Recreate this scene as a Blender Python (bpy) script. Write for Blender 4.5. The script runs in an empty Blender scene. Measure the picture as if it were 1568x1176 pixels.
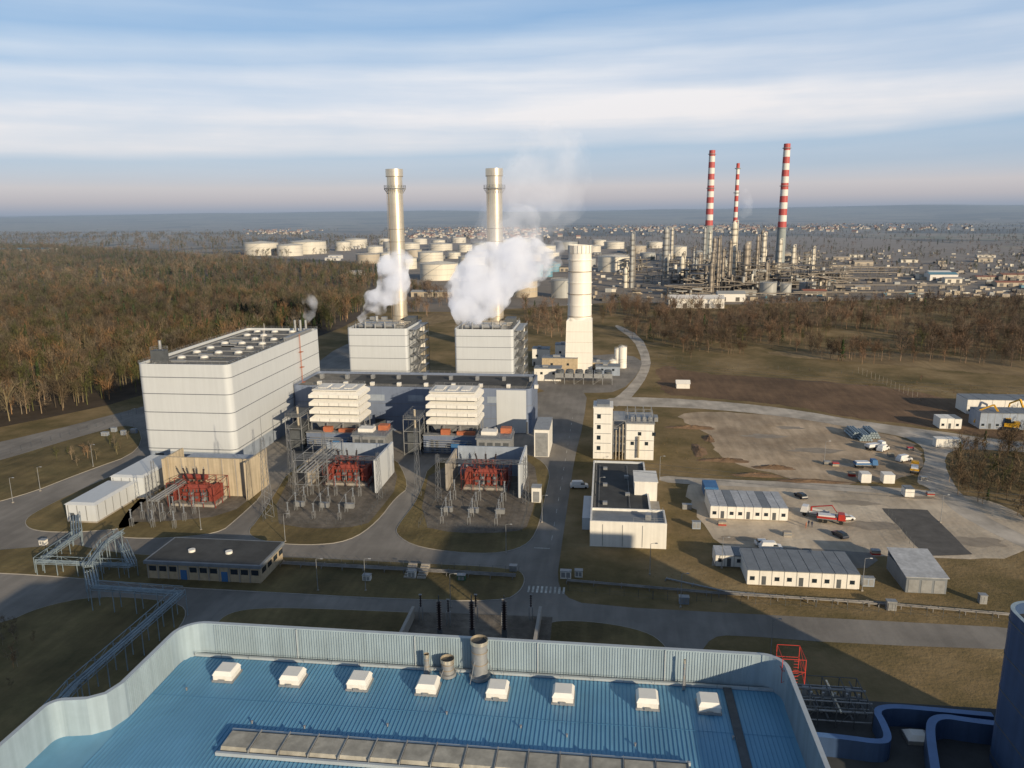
import bpy, math, random
import numpy as np
from mathutils import Vector, Matrix
random.seed(7)
sc=bpy.context.scene
sc.view_settings.view_transform='Standard'; sc.view_settings.look='None'; sc.view_settings.exposure=0
# ---------------------------------------------------------------- camera (surveyed: 80 m above the yard)
F=1184.0; PITCH=math.radians(12.48); YAW=math.radians(7.0); ROLL=-0.010; CH=80.0
RM=Matrix.Rotation(YAW,3,'Z')@Matrix.Rotation(math.pi/2-PITCH,3,'X')@Matrix.Rotation(ROLL,3,'Z')
cd=bpy.data.cameras.new("camera"); cam=bpy.data.objects.new("camera",cd); sc.collection.objects.link(cam)
cam.matrix_world=Matrix.Translation((0,0,CH))@RM.to_4x4()
cd.sensor_width=36; cd.lens=36*F/1568; cd.clip_end=60000; cd.clip_start=1
sc.camera=cam
def W(u,v,z=0.0):            # photogrammetric fix of a point of known height -> plant grid metres
    d=RM@Vector((u-784,-(v-588),-F)); t=(z-CH)/d.z
    return (d.x*t,d.y*t)
RI=RM.transposed()
def P(x,y,z):
    c=RI@Vector((x,y,z-CH)); return (784+F*c.x/-c.z, 588-F*c.y/-c.z)
def HT(x,y,v):
    a,b=-5,300
    for _ in range(30):
        m=(a+b)/2
        if P(x,y,m)[1]>v: a=m
        else: b=m
    return a
# ---------------------------------------------------------------- materials
def N(nt,t,**k):
    n=nt.nodes.new(t)
    for a,b in k.items(): setattr(n,a,b)
    return n
def haze_mix(nt,colsock,D=3000.0,start=450.0,hc=(.22,.255,.31)):  # aerial haze painted into the base colour, growing with distance from the origin
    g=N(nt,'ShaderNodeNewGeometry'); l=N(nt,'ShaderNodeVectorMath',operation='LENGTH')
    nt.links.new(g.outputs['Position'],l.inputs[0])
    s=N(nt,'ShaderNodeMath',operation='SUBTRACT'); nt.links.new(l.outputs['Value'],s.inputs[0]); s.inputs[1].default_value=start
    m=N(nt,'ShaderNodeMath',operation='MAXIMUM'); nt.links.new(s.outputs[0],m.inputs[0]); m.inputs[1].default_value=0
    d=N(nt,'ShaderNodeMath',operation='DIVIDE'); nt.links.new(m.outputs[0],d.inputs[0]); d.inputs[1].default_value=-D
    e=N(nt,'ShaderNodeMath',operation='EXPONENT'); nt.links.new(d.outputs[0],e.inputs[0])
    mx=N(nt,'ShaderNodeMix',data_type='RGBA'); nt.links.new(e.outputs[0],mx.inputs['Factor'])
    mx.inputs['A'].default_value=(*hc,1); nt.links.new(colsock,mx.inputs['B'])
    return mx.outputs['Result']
MATS={}
def mk(name,col,rough=.7,metal=0.,var=.15,scale=.3,bump=0.,bscale=3.,haze=False,streak=0.,col2=None,spec=.3,attr=None,big=None,hc=None):
    if name in MATS: return MATS[name]
    m=bpy.data.materials.new(name); m.use_nodes=True; nt=m.node_tree; b=nt.nodes['Principled BSDF']
    b.inputs['Roughness'].default_value=rough; b.inputs['Metallic'].default_value=metal
    b.inputs['Specular IOR Level'].default_value=spec
    g=N(nt,'ShaderNodeNewGeometry')
    no=N(nt,'ShaderNodeTexNoise'); no.inputs['Scale'].default_value=scale; no.inputs['Detail'].default_value=8; no.inputs['Roughness'].default_value=.68
    nt.links.new(g.outputs['Position'],no.inputs['Vector'])
    mr=N(nt,'ShaderNodeMapRange'); nt.links.new(no.outputs['Fac'],mr.inputs['Value']); mr.inputs['From Min'].default_value=.3; mr.inputs['From Max'].default_value=.7
    mx=N(nt,'ShaderNodeMix',data_type='RGBA'); nt.links.new(mr.outputs['Result'],mx.inputs['Factor'])
    c2=col2 or tuple(min(1,c*(1+var)) for c in col); c1=tuple(c*(1-var) for c in col) if not col2 else col
    mx.inputs['A'].default_value=(*c1,1); mx.inputs['B'].default_value=(*c2,1)
    out=mx.outputs['Result']
    def mul(vecscale,nscale,lo,det=4,a=.35,bb=.65):
        nonlocal out
        mp=N(nt,'ShaderNodeVectorMath',operation='MULTIPLY'); nt.links.new(g.outputs['Position'],mp.inputs[0]); mp.inputs[1].default_value=vecscale
        n2=N(nt,'ShaderNodeTexNoise'); n2.inputs['Scale'].default_value=nscale; n2.inputs['Detail'].default_value=det; nt.links.new(mp.outputs[0],n2.inputs['Vector'])
        r2=N(nt,'ShaderNodeMapRange'); nt.links.new(n2.outputs['Fac'],r2.inputs['Value']); r2.inputs['From Min'].default_value=a; r2.inputs['From Max'].default_value=bb
        r2.inputs['To Min'].default_value=1-lo; r2.inputs['To Max'].default_value=1
        m2=N(nt,'ShaderNodeVectorMath',operation='MULTIPLY'); nt.links.new(out,m2.inputs[0]); nt.links.new(r2.outputs['Result'],m2.inputs[1]); out=m2.outputs[0]
    if streak: mul((1.3,1.3,.06),1,streak)
    if big: mul((1,1,1),big[0],big[1],6,.4,.6); mul((.9,.12,1),.5,big[1]*.5,5,.42,.6)
    if attr:
        at=N(nt,'ShaderNodeAttribute',attribute_name=attr)
        m3=N(nt,'ShaderNodeVectorMath',operation='MULTIPLY'); nt.links.new(out,m3.inputs[0]); nt.links.new(at.outputs['Color'],m3.inputs[1]); out=m3.outputs[0]
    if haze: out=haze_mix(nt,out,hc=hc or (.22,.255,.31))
    nt.links.new(out,b.inputs['Base Color'])
    if bump:
        bn=N(nt,'ShaderNodeTexNoise'); bn.inputs['Scale'].default_value=bscale; bn.inputs['Detail'].default_value=5; nt.links.new(g.outputs['Position'],bn.inputs['Vector'])
        bp=N(nt,'ShaderNodeBump'); bp.inputs['Strength'].default_value=bump; bp.inputs['Distance'].default_value=.3
        nt.links.new(bn.outputs['Fac'],bp.inputs['Height']); nt.links.new(bp.outputs['Normal'],b.inputs['Normal'])
    MATS[name]=m; return m
GH=(.40,.43,.49)
M_clad=mk('cladding_white',(.54,.57,.60),.4,0,.03,.1,streak=.05)
M_groove=mk('cladding_joint',(.16,.175,.20),.6)
M_cladblue=mk('cladding_blue',(.17,.21,.30),.5,0,.10,.1,streak=.10)
M_base=mk('plinth_blue',(.30,.35,.43),.6,streak=.1)
M_roof=mk('roof_gravel',(.16,.155,.145),.9,0,.3,.4,bump=.2)
M_roofdk=mk('roof_bitumen',(.06,.063,.065),.85,0,.35,.15)
M_roofgr=mk('roof_sheet_grey',(.19,.21,.235),.55,0,.15,.3,streak=.1)
M_white=mk('white_paint',(.78,.76,.71),.5,0,.04,.5,streak=.10)
M_steel=mk('galvanised_steel',(.32,.33,.34),.5,.4,.2,.8)
M_steeldk=mk('steel_dark',(.10,.11,.12),.6,.2,.2,.8)
M_stack=mk('stack_aluminium',(.88,.78,.62),.33,.75,.06,.4,streak=.2)
M_ring=mk('stack_flange',(.34,.28,.21),.5,.3)
M_tower=mk('tower_pale',(.82,.79,.73),.4,.05,.03,.3,streak=.06)
M_conc=mk('concrete',(.36,.33,.29),.85,0,.15,.3,streak=.15,bump=.1)
M_tan=mk('concrete_tan',(.52,.44,.32),.85,0,.12,.3,streak=.3)
M_trafo=mk('transformer_red',(.23,.055,.042),.5,0,.3,.8)
M_insul=mk('insulator_brown',(.035,.025,.025),.3,0,.2,1)
M_insg=mk('insulator_grey',(.20,.22,.25),.35,0,.2,1)
M_asph=mk('asphalt',(.265,.245,.22),.9,0,.12,.12,bump=.1,bscale=1,big=(.05,.25))
M_asphdk=mk('asphalt_dark',(.11,.105,.10),.9,0,.25,.3)
M_yard=mk('sand_gravel',(.42,.315,.21),.95,0,.3,.09,bump=.35,bscale=.8,col2=(.64,.51,.37),big=(.035,.35))
M_yard2=mk('pale_gravel',(.54,.44,.33),.95,0,.3,.07,bump=.35,bscale=.8,col2=(.74,.64,.50),big=(.045,.28))
M_path=mk('track_pale',(.50,.45,.385),.9,0,.2,.1,big=(.1,.2))
M_sub=mk('substation_gravel',(.19,.165,.135),.95,0,.3,.5,bump=.4,bscale=2,big=(.12,.3))
M_grass=mk('dry_grass',(.115,.098,.040),.95,0,.4,.08,bump=.6,bscale=1.2,col2=(.27,.20,.09),big=(.06,.35))
M_plough=mk('rough_meadow',(.135,.085,.05),.95,0,.4,.05,bump=.6,bscale=1,col2=(.28,.175,.10),big=(.02,.35))
M_straw=mk('straw_grass',(.36,.265,.14),.95,0,.4,.05,bump=.6,bscale=1,col2=(.22,.155,.08),big=(.03,.3))
M_kerb=mk('kerb_stone',(.36,.34,.31),.85)
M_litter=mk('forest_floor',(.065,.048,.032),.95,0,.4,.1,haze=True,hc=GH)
M_mark=mk('road_marking',(.6,.6,.56),.7,big=(.8,.4))
M_blueroof=mk('roof_blue_sheet',(.155,.37,.56),.42,.1,.12,.10,spec=.4,col2=(.20,.44,.63),big=(.12,.15))
M_blueseam=mk('roof_blue_seam',(.10,.28,.47),.45,.1)
M_parblue=mk('parapet_blue',(.34,.43,.49),.5,.1,.08,.3,streak=.15)
M_parcap=mk('parapet_cap',(.50,.54,.56),.4,.3,.1,.3)
M_navy=mk('cladding_navy',(.045,.085,.18),.5,.1,.12,.2,streak=.15)
M_sky=mk('skylight_dome',(.80,.79,.75),.35,0,.04,1)
M_ridge=mk('ridge_translucent',(.46,.44,.38),.6,0,.2,.4,streak=.2,big=(.5,.2))
M_glass=mk('window_glass',(.02,.03,.04),.12,0,.2,.5,spec=.6)
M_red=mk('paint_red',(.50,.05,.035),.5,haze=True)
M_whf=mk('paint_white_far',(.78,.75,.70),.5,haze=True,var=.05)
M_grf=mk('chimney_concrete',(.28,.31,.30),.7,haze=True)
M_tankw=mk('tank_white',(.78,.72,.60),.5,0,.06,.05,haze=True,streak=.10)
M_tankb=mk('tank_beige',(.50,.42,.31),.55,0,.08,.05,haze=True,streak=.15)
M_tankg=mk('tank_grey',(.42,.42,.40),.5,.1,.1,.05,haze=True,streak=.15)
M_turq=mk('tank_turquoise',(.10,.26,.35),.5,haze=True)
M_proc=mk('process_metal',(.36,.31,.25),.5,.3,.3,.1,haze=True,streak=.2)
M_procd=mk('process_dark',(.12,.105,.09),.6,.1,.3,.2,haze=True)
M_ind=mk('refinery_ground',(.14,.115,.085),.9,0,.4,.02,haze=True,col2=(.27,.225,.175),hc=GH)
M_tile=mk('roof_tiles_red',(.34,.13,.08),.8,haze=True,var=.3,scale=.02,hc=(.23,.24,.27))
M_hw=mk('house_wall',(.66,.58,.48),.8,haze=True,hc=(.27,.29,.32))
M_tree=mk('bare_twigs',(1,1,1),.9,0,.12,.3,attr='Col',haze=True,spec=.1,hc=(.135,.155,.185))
M_orange=mk('panel_orange',(.42,.14,.07),.6)
M_blue=mk('paint_blue',(.05,.15,.33),.5)
M_yel=mk('machine_yellow',(.65,.36,.03),.45)
M_tyre=mk('tyre_rubber',(.02,.02,.02),.8)
M_carw=mk('car_white',(.7,.7,.7),.25,0,.03,1,spec=.6); M_card=mk('car_dark',(.03,.035,.05),.25,0,.05,1,spec=.6)
M_redv=mk('vehicle_red',(.40,.04,.03),.35)
M_brick=mk('brick_tan',(.46,.37,.25),.85,0,.15,1,streak=.1)
M_green=mk('machine_green',(.05,.14,.08),.5)
M_cloth=mk('work_clothes',(.05,.06,.10),.8)
# ---------------------------------------------------------------- mesh builder
class MB:
    def __init__(s): s.v=[];s.f=[];s.m=[];s.sm=[];s.mats=[]
    def mi(s,m):
        if m not in s.mats: s.mats.append(m)
        return s.mats.index(m)
    def add(s,vs,fs,mat,smooth=False):
        o=len(s.v); s.v.extend(vs); k=s.mi(mat)
        for f in fs: s.f.append([i+o for i in f]); s.m.append(k); s.sm.append(smooth)
    def box(s,x0,x1,y0,y1,z0,z1,mat): s.frus(x0,x1,y0,y1,z0,x0,x1,y0,y1,z1,mat)
    def frus(s,a0,a1,b0,b1,z0,c0,c1,d0,d1,z1,mat):
        s.add([(a0,b0,z0),(a1,b0,z0),(a1,b1,z0),(a0,b1,z0),(c0,d0,z1),(c1,d0,z1),(c1,d1,z1),(c0,d1,z1)],
              [(3,2,1,0),(4,5,6,7),(0,1,5,4),(1,2,6,5),(2,3,7,6),(3,0,4,7)],mat)
    def cyl(s,p0,p1,r0,mat,r1=None,n=10,smooth=True,cap=True):
        if r1 is None: r1=r0
        a=Vector(p0);b=Vector(p1);d=(b-a)
        if d.length<1e-6: return
        d.normalize(); x=d.orthogonal().normalized(); y=d.cross(x); vs=[]
        for p,r in((a,r0),(b,r1)):
            for i in range(n):
                t=2*math.pi*i/n; q=p+x*(r*math.cos(t))+y*(r*math.sin(t)); vs.append(tuple(q))
        s.add(vs,[(i,(i+1)%n,n+(i+1)%n,n+i) for i in range(n)],mat,smooth)
        if cap: s.add(vs,[tuple(range(n-1,-1,-1)),tuple(range(n,2*n))],mat)
    def bar(s,p0,p1,r,mat): s.cyl(p0,p1,r,mat,n=4,smooth=False)
    def prism(s,pts,z0,z1,mat,top=None):
        n=len(pts); vs=[(p[0],p[1],z0) for p in pts]+[(p[0],p[1],z1) for p in pts]
        s.add(vs,[(i,(i+1)%n,n+(i+1)%n,n+i) for i in range(n)],mat)
        s.add([(p[0],p[1],z1) for p in pts],[tuple(range(n))],top or mat)
    def ringwall(s,o,i,z0,z1,mat,cap=None):
        n=len(o)
        for k in range(n):
            j=(k+1)%n
            s.add([(*o[k],z0),(*o[j],z0),(*o[j],z1),(*o[k],z1)],[(0,1,2,3)],mat)
            s.add([(*i[k],z0),(*i[j],z0),(*i[j],z1),(*i[k],z1)],[(3,2,1,0)],mat)
            s.add([(*o[k],z1),(*o[j],z1),(*i[j],z1),(*i[k],z1)],[(0,1,2,3)],cap or mat)
    def rail(s,pts,z,mat,h=1.1,close=True,step=2.5,r=.035):
        n=len(pts)
        for k in range(n if close else n-1):
            a=Vector((*pts[k],z));b=Vector((*pts[(k+1)%n],z));L=(b-a).length
            if L<.01: continue
            for hh in(h,h*.5): s.bar(a+Vector((0,0,hh)),b+Vector((0,0,hh)),r,mat)
            for q in range(int(L/step)+1):
                p=a+(b-a)*(q*step/L); s.bar(p,p+Vector((0,0,h)),r,mat)
    def frame(s,x0,x1,y0,y1,z0,z1,nx,ny,nz,mat,r=.15,floors=None,brace=True):
        xs=[x0+(x1-x0)*i/nx for i in range(nx+1)];ys=[y0+(y1-y0)*i/ny for i in range(ny+1)];zs=[z0+(z1-z0)*i/nz for i in range(nz+1)]
        for x in xs:
            for y in ys: s.bar((x,y,z0),(x,y,z1),r,mat)
        for z in zs[1:]:
            for x in xs: s.bar((x,y0,z),(x,y1,z),r*.8,mat)
            for y in ys: s.bar((x0,y,z),(x1,y,z),r*.8,mat)
            if floors: s.box(x0,x1,y0,y1,z+.12,z+.2,floors)
        if brace:
            for k in range(nz):
                for i in range(nx):
                    if (i+k)%2==0: s.bar((xs[i],y0,zs[k]),(xs[i+1],y0,zs[k+1]),r*.5,mat)
                s.bar((x1,ys[0],zs[k]),(x1,ys[-1],zs[k+1]),r*.5,mat)
    def lattice(s,p0,p1,w0,w1,n,mat,r=.06):
        a=Vector(p0);b=Vector(p1);d=(b-a).normalized();x=d.orthogonal().normalized();y=d.cross(x)
        L=[]
        for k in range(n+1):
            t=k/n;w=(w0+(w1-w0)*t)/2;c=a+(b-a)*t
            L.append([c+x*w+y*w,c-x*w+y*w,c-x*w-y*w,c+x*w-y*w])
        for k in range(n):
            for i in range(4):
                s.cyl(L[k][i],L[k+1][i],r,mat,n=3,smooth=False,cap=False)
                j=(i+1)%4; q=(L[k][i],L[k+1][j]) if k%2 else (L[k][j],L[k+1][i])
                s.cyl(q[0],q[1],r*.6,mat,n=3,smooth=False,cap=False)
    def insul(s,p0,p1,r,mat,nd=6):
        a=Vector(p0);b=Vector(p1); s.cyl(a,b,r*.6,mat,n=6)
        for k in range(nd):
            c=a+(b-a)*((k+.5)/nd);e=c+(b-a)*(.3/nd); s.cyl(c,e,r*1.25,mat,r1=r*.6,n=8)
    def build(s,name,loc=None,rot=0.,world=True):
        me=bpy.data.meshes.new(name)
        v=np.array(s.v,dtype=float)
        if world:
            o=np.array([(v[:,0].min()+v[:,0].max())/2,(v[:,1].min()+v[:,1].max())/2,v[:,2].min()]); v=v-o
        me.from_pydata(v.tolist(),[],s.f)
        for m in s.mats: me.materials.append(m)
        me.polygons.foreach_set('material_index',s.m); me.polygons.foreach_set('use_smooth',s.sm); me.update()
        ob=bpy.data.objects.new(name,me); sc.collection.objects.link(ob)
        if world: ob.location=o
        else: ob.location=loc; ob.rotation_euler=(0,0,rot)
        return ob
def rr(x0,x1,y0,y1,r=0.,n=8):
    if r<=0: return [(x0,y0),(x1,y0),(x1,y1),(x0,y1)]
    out=[]
    for cx,cy,a in((x1-r,y0+r,-90),(x1-r,y1-r,0),(x0+r,y1-r,90),(x0+r,y0+r,180)):
        for i in range(n+1):
            t=math.radians(a+90*i/n); out.append((cx+r*math.cos(t),cy+r*math.sin(t)))
    return out
def chaikin(p,it=2):
    for _ in range(it):
        q=[]
        for i in range(len(p)):
            a=p[i];b=p[(i+1)%len(p)]
            q.append((a[0]*.75+b[0]*.25,a[1]*.75+b[1]*.25)); q.append((a[0]*.25+b[0]*.75,a[1]*.25+b[1]*.75))
        p=q
    return p
def ccw(p):
    A=sum(p[i][0]*p[(i+1)%len(p)][1]-p[(i+1)%len(p)][0]*p[i][1] for i in range(len(p)))
    return p if A>0 else p[::-1]
def inset(p,d):
    n=len(p);o=[]
    for i in range(n):
        a=Vector(p[i-1]);b=Vector(p[i]);c=Vector(p[(i+1)%n])
        t=(c-a); t=t.normalized() if t.length>0 else Vector((1,0)); o.append((b.x-t.y*d,b.y+t.x*d))
    return o
def rough_edge(p,amp,step=3.):
    o=[]
    for i in range(len(p)):
        a=Vector(p[i]);b=Vector(p[(i+1)%len(p)]);L=(b-a).length;m=max(1,int(L/step))
        for k in range(m):
            q=a+(b-a)*(k/m); s_=1 if L>step else .4
            o.append((q.x+random.uniform(-amp,amp)*s_,q.y+random.uniform(-amp,amp)*s_))
    return o
def sheet(name,px,z,mat,smooth=2,world=False,rough=0):
    p=px if world else [W(*q) for q in px]
    p=ccw(chaikin(p,smooth)) if smooth else ccw(p)
    if rough: p=rough_edge(p,rough)
    b=MB(); b.add([(x,y,z) for x,y in p],[tuple(range(len(p)))],mat); return b.build(name)
def island(px,mat=M_grass,name='grass_verge'):
    p=ccw(chaikin([W(*q) for q in px],2)); b=MB(); b.prism(p,0,.13,M_kerb); b.prism(inset(p,.18),.1,.17,mat); return b.build(name)
# ---------------------------------------------------------------- world / light
SUN_EL=math.radians(15); sdir=Vector((-.66,.75,0)).normalized()
w=bpy.data.worlds.new("World"); sc.world=w; w.use_nodes=True; nt=w.node_tree; bg=nt.nodes['Background']; STR=.10; bg.inputs['Strength'].default_value=STR
def ramp(nt,stops):
    r=N(nt,'ShaderNodeValToRGB'); e=r.color_ramp.elements
    while len(e)>1: e.remove(e[0])
    e[0].position=stops[0][0]; e[0].color=(*stops[0][1],1)
    for p,c in stops[1:]:
        q=e.new(p); q.color=(*c,1)
    return r
def sky_world():
    L=nt.links.new
    sk=N(nt,'ShaderNodeTexSky'); sk.sky_type='NISHITA'; sk.sun_disc=False; sk.sun_elevation=SUN_EL; sk.sun_rotation=math.atan2(-sdir.x,-sdir.y); sk.air_density=1.; sk.dust_density=.6; sk.ozone_density=3
    tc=N(nt,'ShaderNodeTexCoord'); sp=N(nt,'ShaderNodeSeparateXYZ'); L(tc.outputs['Generated'],sp.inputs[0]); z=sp.outputs['Z']
    def mth(op,a,b=None,c=None,clamp=False):
        n=N(nt,'ShaderNodeMath',operation=op,use_clamp=clamp)
        for i,x in enumerate((a,b,c)):
            if x is None: continue
            if hasattr(x,'links'): L(x,n.inputs[i])
            else: n.inputs[i].default_value=x
        return n.outputs[0]
    def noise(vec,s,d,rg,off=0):
        mv=N(nt,'ShaderNodeVectorMath',operation='MULTIPLY_ADD'); L(tc.outputs['Generated'],mv.inputs[0]); mv.inputs[1].default_value=vec; mv.inputs[2].default_value=(off,off,off)
        n=N(nt,'ShaderNodeTexNoise'); n.inputs['Scale'].default_value=s; n.inputs['Detail'].default_value=d; n.inputs['Roughness'].default_value=rg; L(mv.outputs[0],n.inputs['Vector']); return n.outputs['Fac']
    zr=mth('MULTIPLY',z,2.0)
    gr=ramp(nt,[(0,(.44,.52,.64)),(.10,(.38,.52,.70)),(.25,(.32,.52,.77)),(.48,(.17,.39,.72)),(.68,(.19,.28,.40)),(1,(.15,.20,.28))]); L(zr,gr.inputs[0])
    gs=N(nt,'ShaderNodeVectorMath',operation='SCALE'); L(gr.outputs[0],gs.inputs[0]); gs.inputs['Scale'].default_value=1/STR
    base=N(nt,'ShaderNodeMix',data_type='RGBA'); base.inputs['Factor'].default_value=.78; L(sk.outputs[0],base.inputs['A']); L(gs.outputs[0],base.inputs['B'])
    n1=noise((1.1,.5,7),1.2,4,.5); n2=noise((1.8,.9,26),1.,7,.55,3.7); n3=noise((6,6,70),1.,6,.55,1.3); n4=noise((2.2,1.5,6),1.,5,.55,7.1)
    zz=mth('ADD',mth('MULTIPLY_ADD',n1,.06,z),mth('MULTIPLY_ADD',sp.outputs['X'],-.035,-.03))
    zs=mth('MULTIPLY',zz,2.5)
    g=lambda x:(x,x,x)
    rm=ramp(nt,[(q*2.5,g(m)) for q,m in((.035,.35),(.05,.2),(.066,.35),(.078,.3),(.088,.85),(.103,1),(.12,1),(.14,.7),(.158,.82),(.178,.42),(.195,.58),(.22,.22),(.24,.38),(.28,.12),(.34,.03))]); L(zs,rm.inputs[0])
    def mrng(x,a,b,c,d):
        m=N(nt,'ShaderNodeMapRange'); L(x,m.inputs['Value']); m.inputs['From Min'].default_value=a; m.inputs['From Max'].default_value=b; m.inputs['To Min'].default_value=c; m.inputs['To Max'].default_value=d; return m.outputs['Result']
    mk_=mth('MULTIPLY',mth('MULTIPLY',rm.outputs[0],mrng(n2,.32,.66,.66,1.12)),mrng(n3,.3,.7,.88,1.03))
    mk_=mth('MULTIPLY',mk_,mrng(n4,.35,.62,.66,1.1),clamp=True)
    cr=ramp(nt,[(0,(.62,.60,.63)),(.2,(.84,.81,.81)),(.35,(.88,.87,.89)),(.55,(.76,.83,.90)),(1,(.6,.7,.82))]); L(zs,cr.inputs[0])
    cs=N(nt,'ShaderNodeVectorMath',operation='SCALE'); L(cr.outputs[0],cs.inputs[0]); cs.inputs['Scale'].default_value=1/STR
    cl=N(nt,'ShaderNodeMix',data_type='RGBA'); L(mk_,cl.inputs['Factor']); L(base.outputs['Result'],cl.inputs['A']); L(cs.outputs[0],cl.inputs['B'])
    hz=N(nt,'ShaderNodeMapRange'); L(z,hz.inputs['Value']); hz.interpolation_type='SMOOTHSTEP'
    hz.inputs['From Min'].default_value=0; hz.inputs['From Max'].default_value=.085; hz.inputs['To Min'].default_value=1; hz.inputs['To Max'].default_value=0
    hr=ramp(nt,[(0,(.27,.33,.42)),(.07,(.33,.37,.45)),(.20,(.48,.46,.49)),(.38,(.62,.56,.55)),(.6,(.53,.56,.62)),(1,(.42,.52,.67))]); L(mth('MULTIPLY',z,12),hr.inputs[0])
    hs=N(nt,'ShaderNodeVectorMath',operation='SCALE'); L(hr.outputs[0],hs.inputs[0]); hs.inputs['Scale'].default_value=1/STR
    c2=N(nt,'ShaderNodeMix',data_type='RGBA'); L(hz.outputs['Result'],c2.inputs['Factor']); L(cl.outputs['Result'],c2.inputs['A']); L(hs.outputs[0],c2.inputs['B'])
    L(c2.outputs['Result'],bg.inputs['Color'])
sky_world()
sl=bpy.data.lights.new("sun",'SUN'); sl.energy=5.0; sl.angle=math.radians(.6); sl.color=(1,.82,.57); so=bpy.data.objects.new("sun",sl); sc.collection.objects.link(so)
dv=Vector((sdir.x*math.cos(SUN_EL),sdir.y*math.cos(SUN_EL),-math.sin(SUN_EL))); so.rotation_euler=dv.to_track_quat('-Z','Y').to_euler(); so.location=(150,-150,150)
# ---------------------------------------------------------------- ground sheet
def ground():
    rs=[0,60,150,300,600,1000,1600,2400,3200]+[3500+i*450 for i in range(28)]; na=360; vs=[(0,0,0)];fs=[]
    for r in rs[1:]:
        for k in range(na):
            a=2*math.pi*k/na; x=r*math.sin(a);y=r*math.cos(a)
            az=math.atan2(x,y); s=min(1,max(0,(r-3500)/6500)); s=s*s*(3-2*s)
            h=s*(82+13*math.sin(az*3+2.2)+10*math.sin(az*9+1+r/3000)+6*math.sin(az*21+r/1500)+4*math.sin(az*45+r/900)+16*(1/(1+math.exp((az+.25)*14)))+26*(1/(1+math.exp(-(az-.05)*12))))
            vs.append((x,y,h))
    for k in range(na): fs.append((0,1+(k+1)%na,1+k))
    for i in range(len(rs)-2):
        a=1+i*na;b=a+na
        for k in range(na): j=(k+1)%na; fs.append((a+k,a+j,b+j,b+k))
    me=bpy.data.meshes.new("ground"); me.from_pydata(vs,[],fs); me.polygons.foreach_set('use_smooth',[True]*len(fs))
    m=bpy.data.materials.new("meadow_and_fields"); m.use_nodes=True; nt=m.node_tree; b=nt.nodes['Principled BSDF']; b.inputs['Roughness'].default_value=.95; b.inputs['Specular IOR Level'].default_value=.15
    ge=N(nt,'ShaderNodeNewGeometry')
    def noise(s,d=6,vec=None):
        n=N(nt,'ShaderNodeTexNoise'); n.inputs['Scale'].default_value=s; n.inputs['Detail'].default_value=d; n.inputs['Roughness'].default_value=.68; nt.links.new(vec or ge.outputs['Position'],n.inputs['Vector']); return n.outputs['Fac']
    r1=ramp(nt,[(.3,(.085,.074,.032)),(.44,(.155,.12,.056)),(.56,(.24,.175,.09)),(.7,(.32,.245,.135))]); nt.links.new(noise(.035,12),r1.inputs[0])
    r2=ramp(nt,[(.34,(.06,.052,.038)),(.44,(.12,.095,.066)),(.49,(.29,.22,.16)),(.56,(.14,.16,.09)),(.60,(.36,.28,.21)),(.68,(.19,.155,.12))])
    vo=N(nt,'ShaderNodeTexVoronoi'); vo.inputs['Scale'].default_value=.0026; nt.links.new(ge.outputs['Position'],vo.inputs['Vector'])
    ss=N(nt,'ShaderNodeSeparateXYZ'); nt.links.new(vo.outputs['Color'],ss.inputs[0])
    am=N(nt,'ShaderNodeMath',operation='MULTIPLY_ADD'); nt.links.new(ss.outputs[0],am.inputs[0]); am.inputs[1].default_value=.4
    nf=noise(.004,5); nt.links.new(nf,am.inputs[2]); am2=N(nt,'ShaderNodeMath',operation='SUBTRACT'); nt.links.new(am.outputs[0],am2.inputs[0]); am2.inputs[1].default_value=.18
    nt.links.new(am2.outputs[0],r2.inputs[0])
    ln=N(nt,'ShaderNodeVectorMath',operation='LENGTH'); nt.links.new(ge.outputs['Position'],ln.inputs[0])
    mr=N(nt,'ShaderNodeMapRange'); nt.links.new(ln.outputs['Value'],mr.inputs['Value']); mr.inputs['From Min'].default_value=700; mr.inputs['From Max'].default_value=1500
    mx=N(nt,'ShaderNodeMix',data_type='RGBA'); nt.links.new(mr.outputs['Result'],mx.inputs['Factor']); nt.links.new(r1.outputs[0],mx.inputs['A']); nt.links.new(r2.outputs[0],mx.inputs['B'])
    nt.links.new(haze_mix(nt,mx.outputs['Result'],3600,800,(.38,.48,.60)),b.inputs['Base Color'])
    bp=N(nt,'ShaderNodeBump'); bp.inputs['Strength'].default_value=.5; bp.inputs['Distance'].default_value=.4; nt.links.new(noise(.9,4),bp.inputs['Height']); nt.links.new(bp.outputs['Normal'],b.inputs['Normal'])
    me.materials.append(m); ob=bpy.data.objects.new("ground",me); sc.collection.objects.link(ob)
ground()
sheet('forest_floor',[(-120,675),(0,655),(215,610),(300,570),(500,515),(580,470),(600,425),(560,405),(380,396),(200,380),(60,372),(-120,368)],.015,M_litter,1)
sheet('industrial_ground',[(590,470),(640,480),(840,470),(950,462),(1100,468),(1300,460),(1640,450),(1640,385),(1300,362),(1000,362),(600,362),(480,378),(360,393),(560,400),(600,430)],.015,M_ind,1)
sheet('meadow',[(1005,555),(1060,572),(1250,582),(1420,600),(1640,660),(1640,682),(1500,668),(1430,655),(1330,643),(1200,620),(1060,607),(1010,604)],.012,M_plough,2,rough=1.5)
sheet('straw_strip',[(1180,536),(1400,541),(1640,556),(1640,582),(1480,570),(1330,556),(1180,545)],.013,M_straw,2,rough=2)
sheet('straw_strip',[(640,500),(690,492),(700,480),(650,478)],.013,M_straw,2,rough=1)
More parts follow.
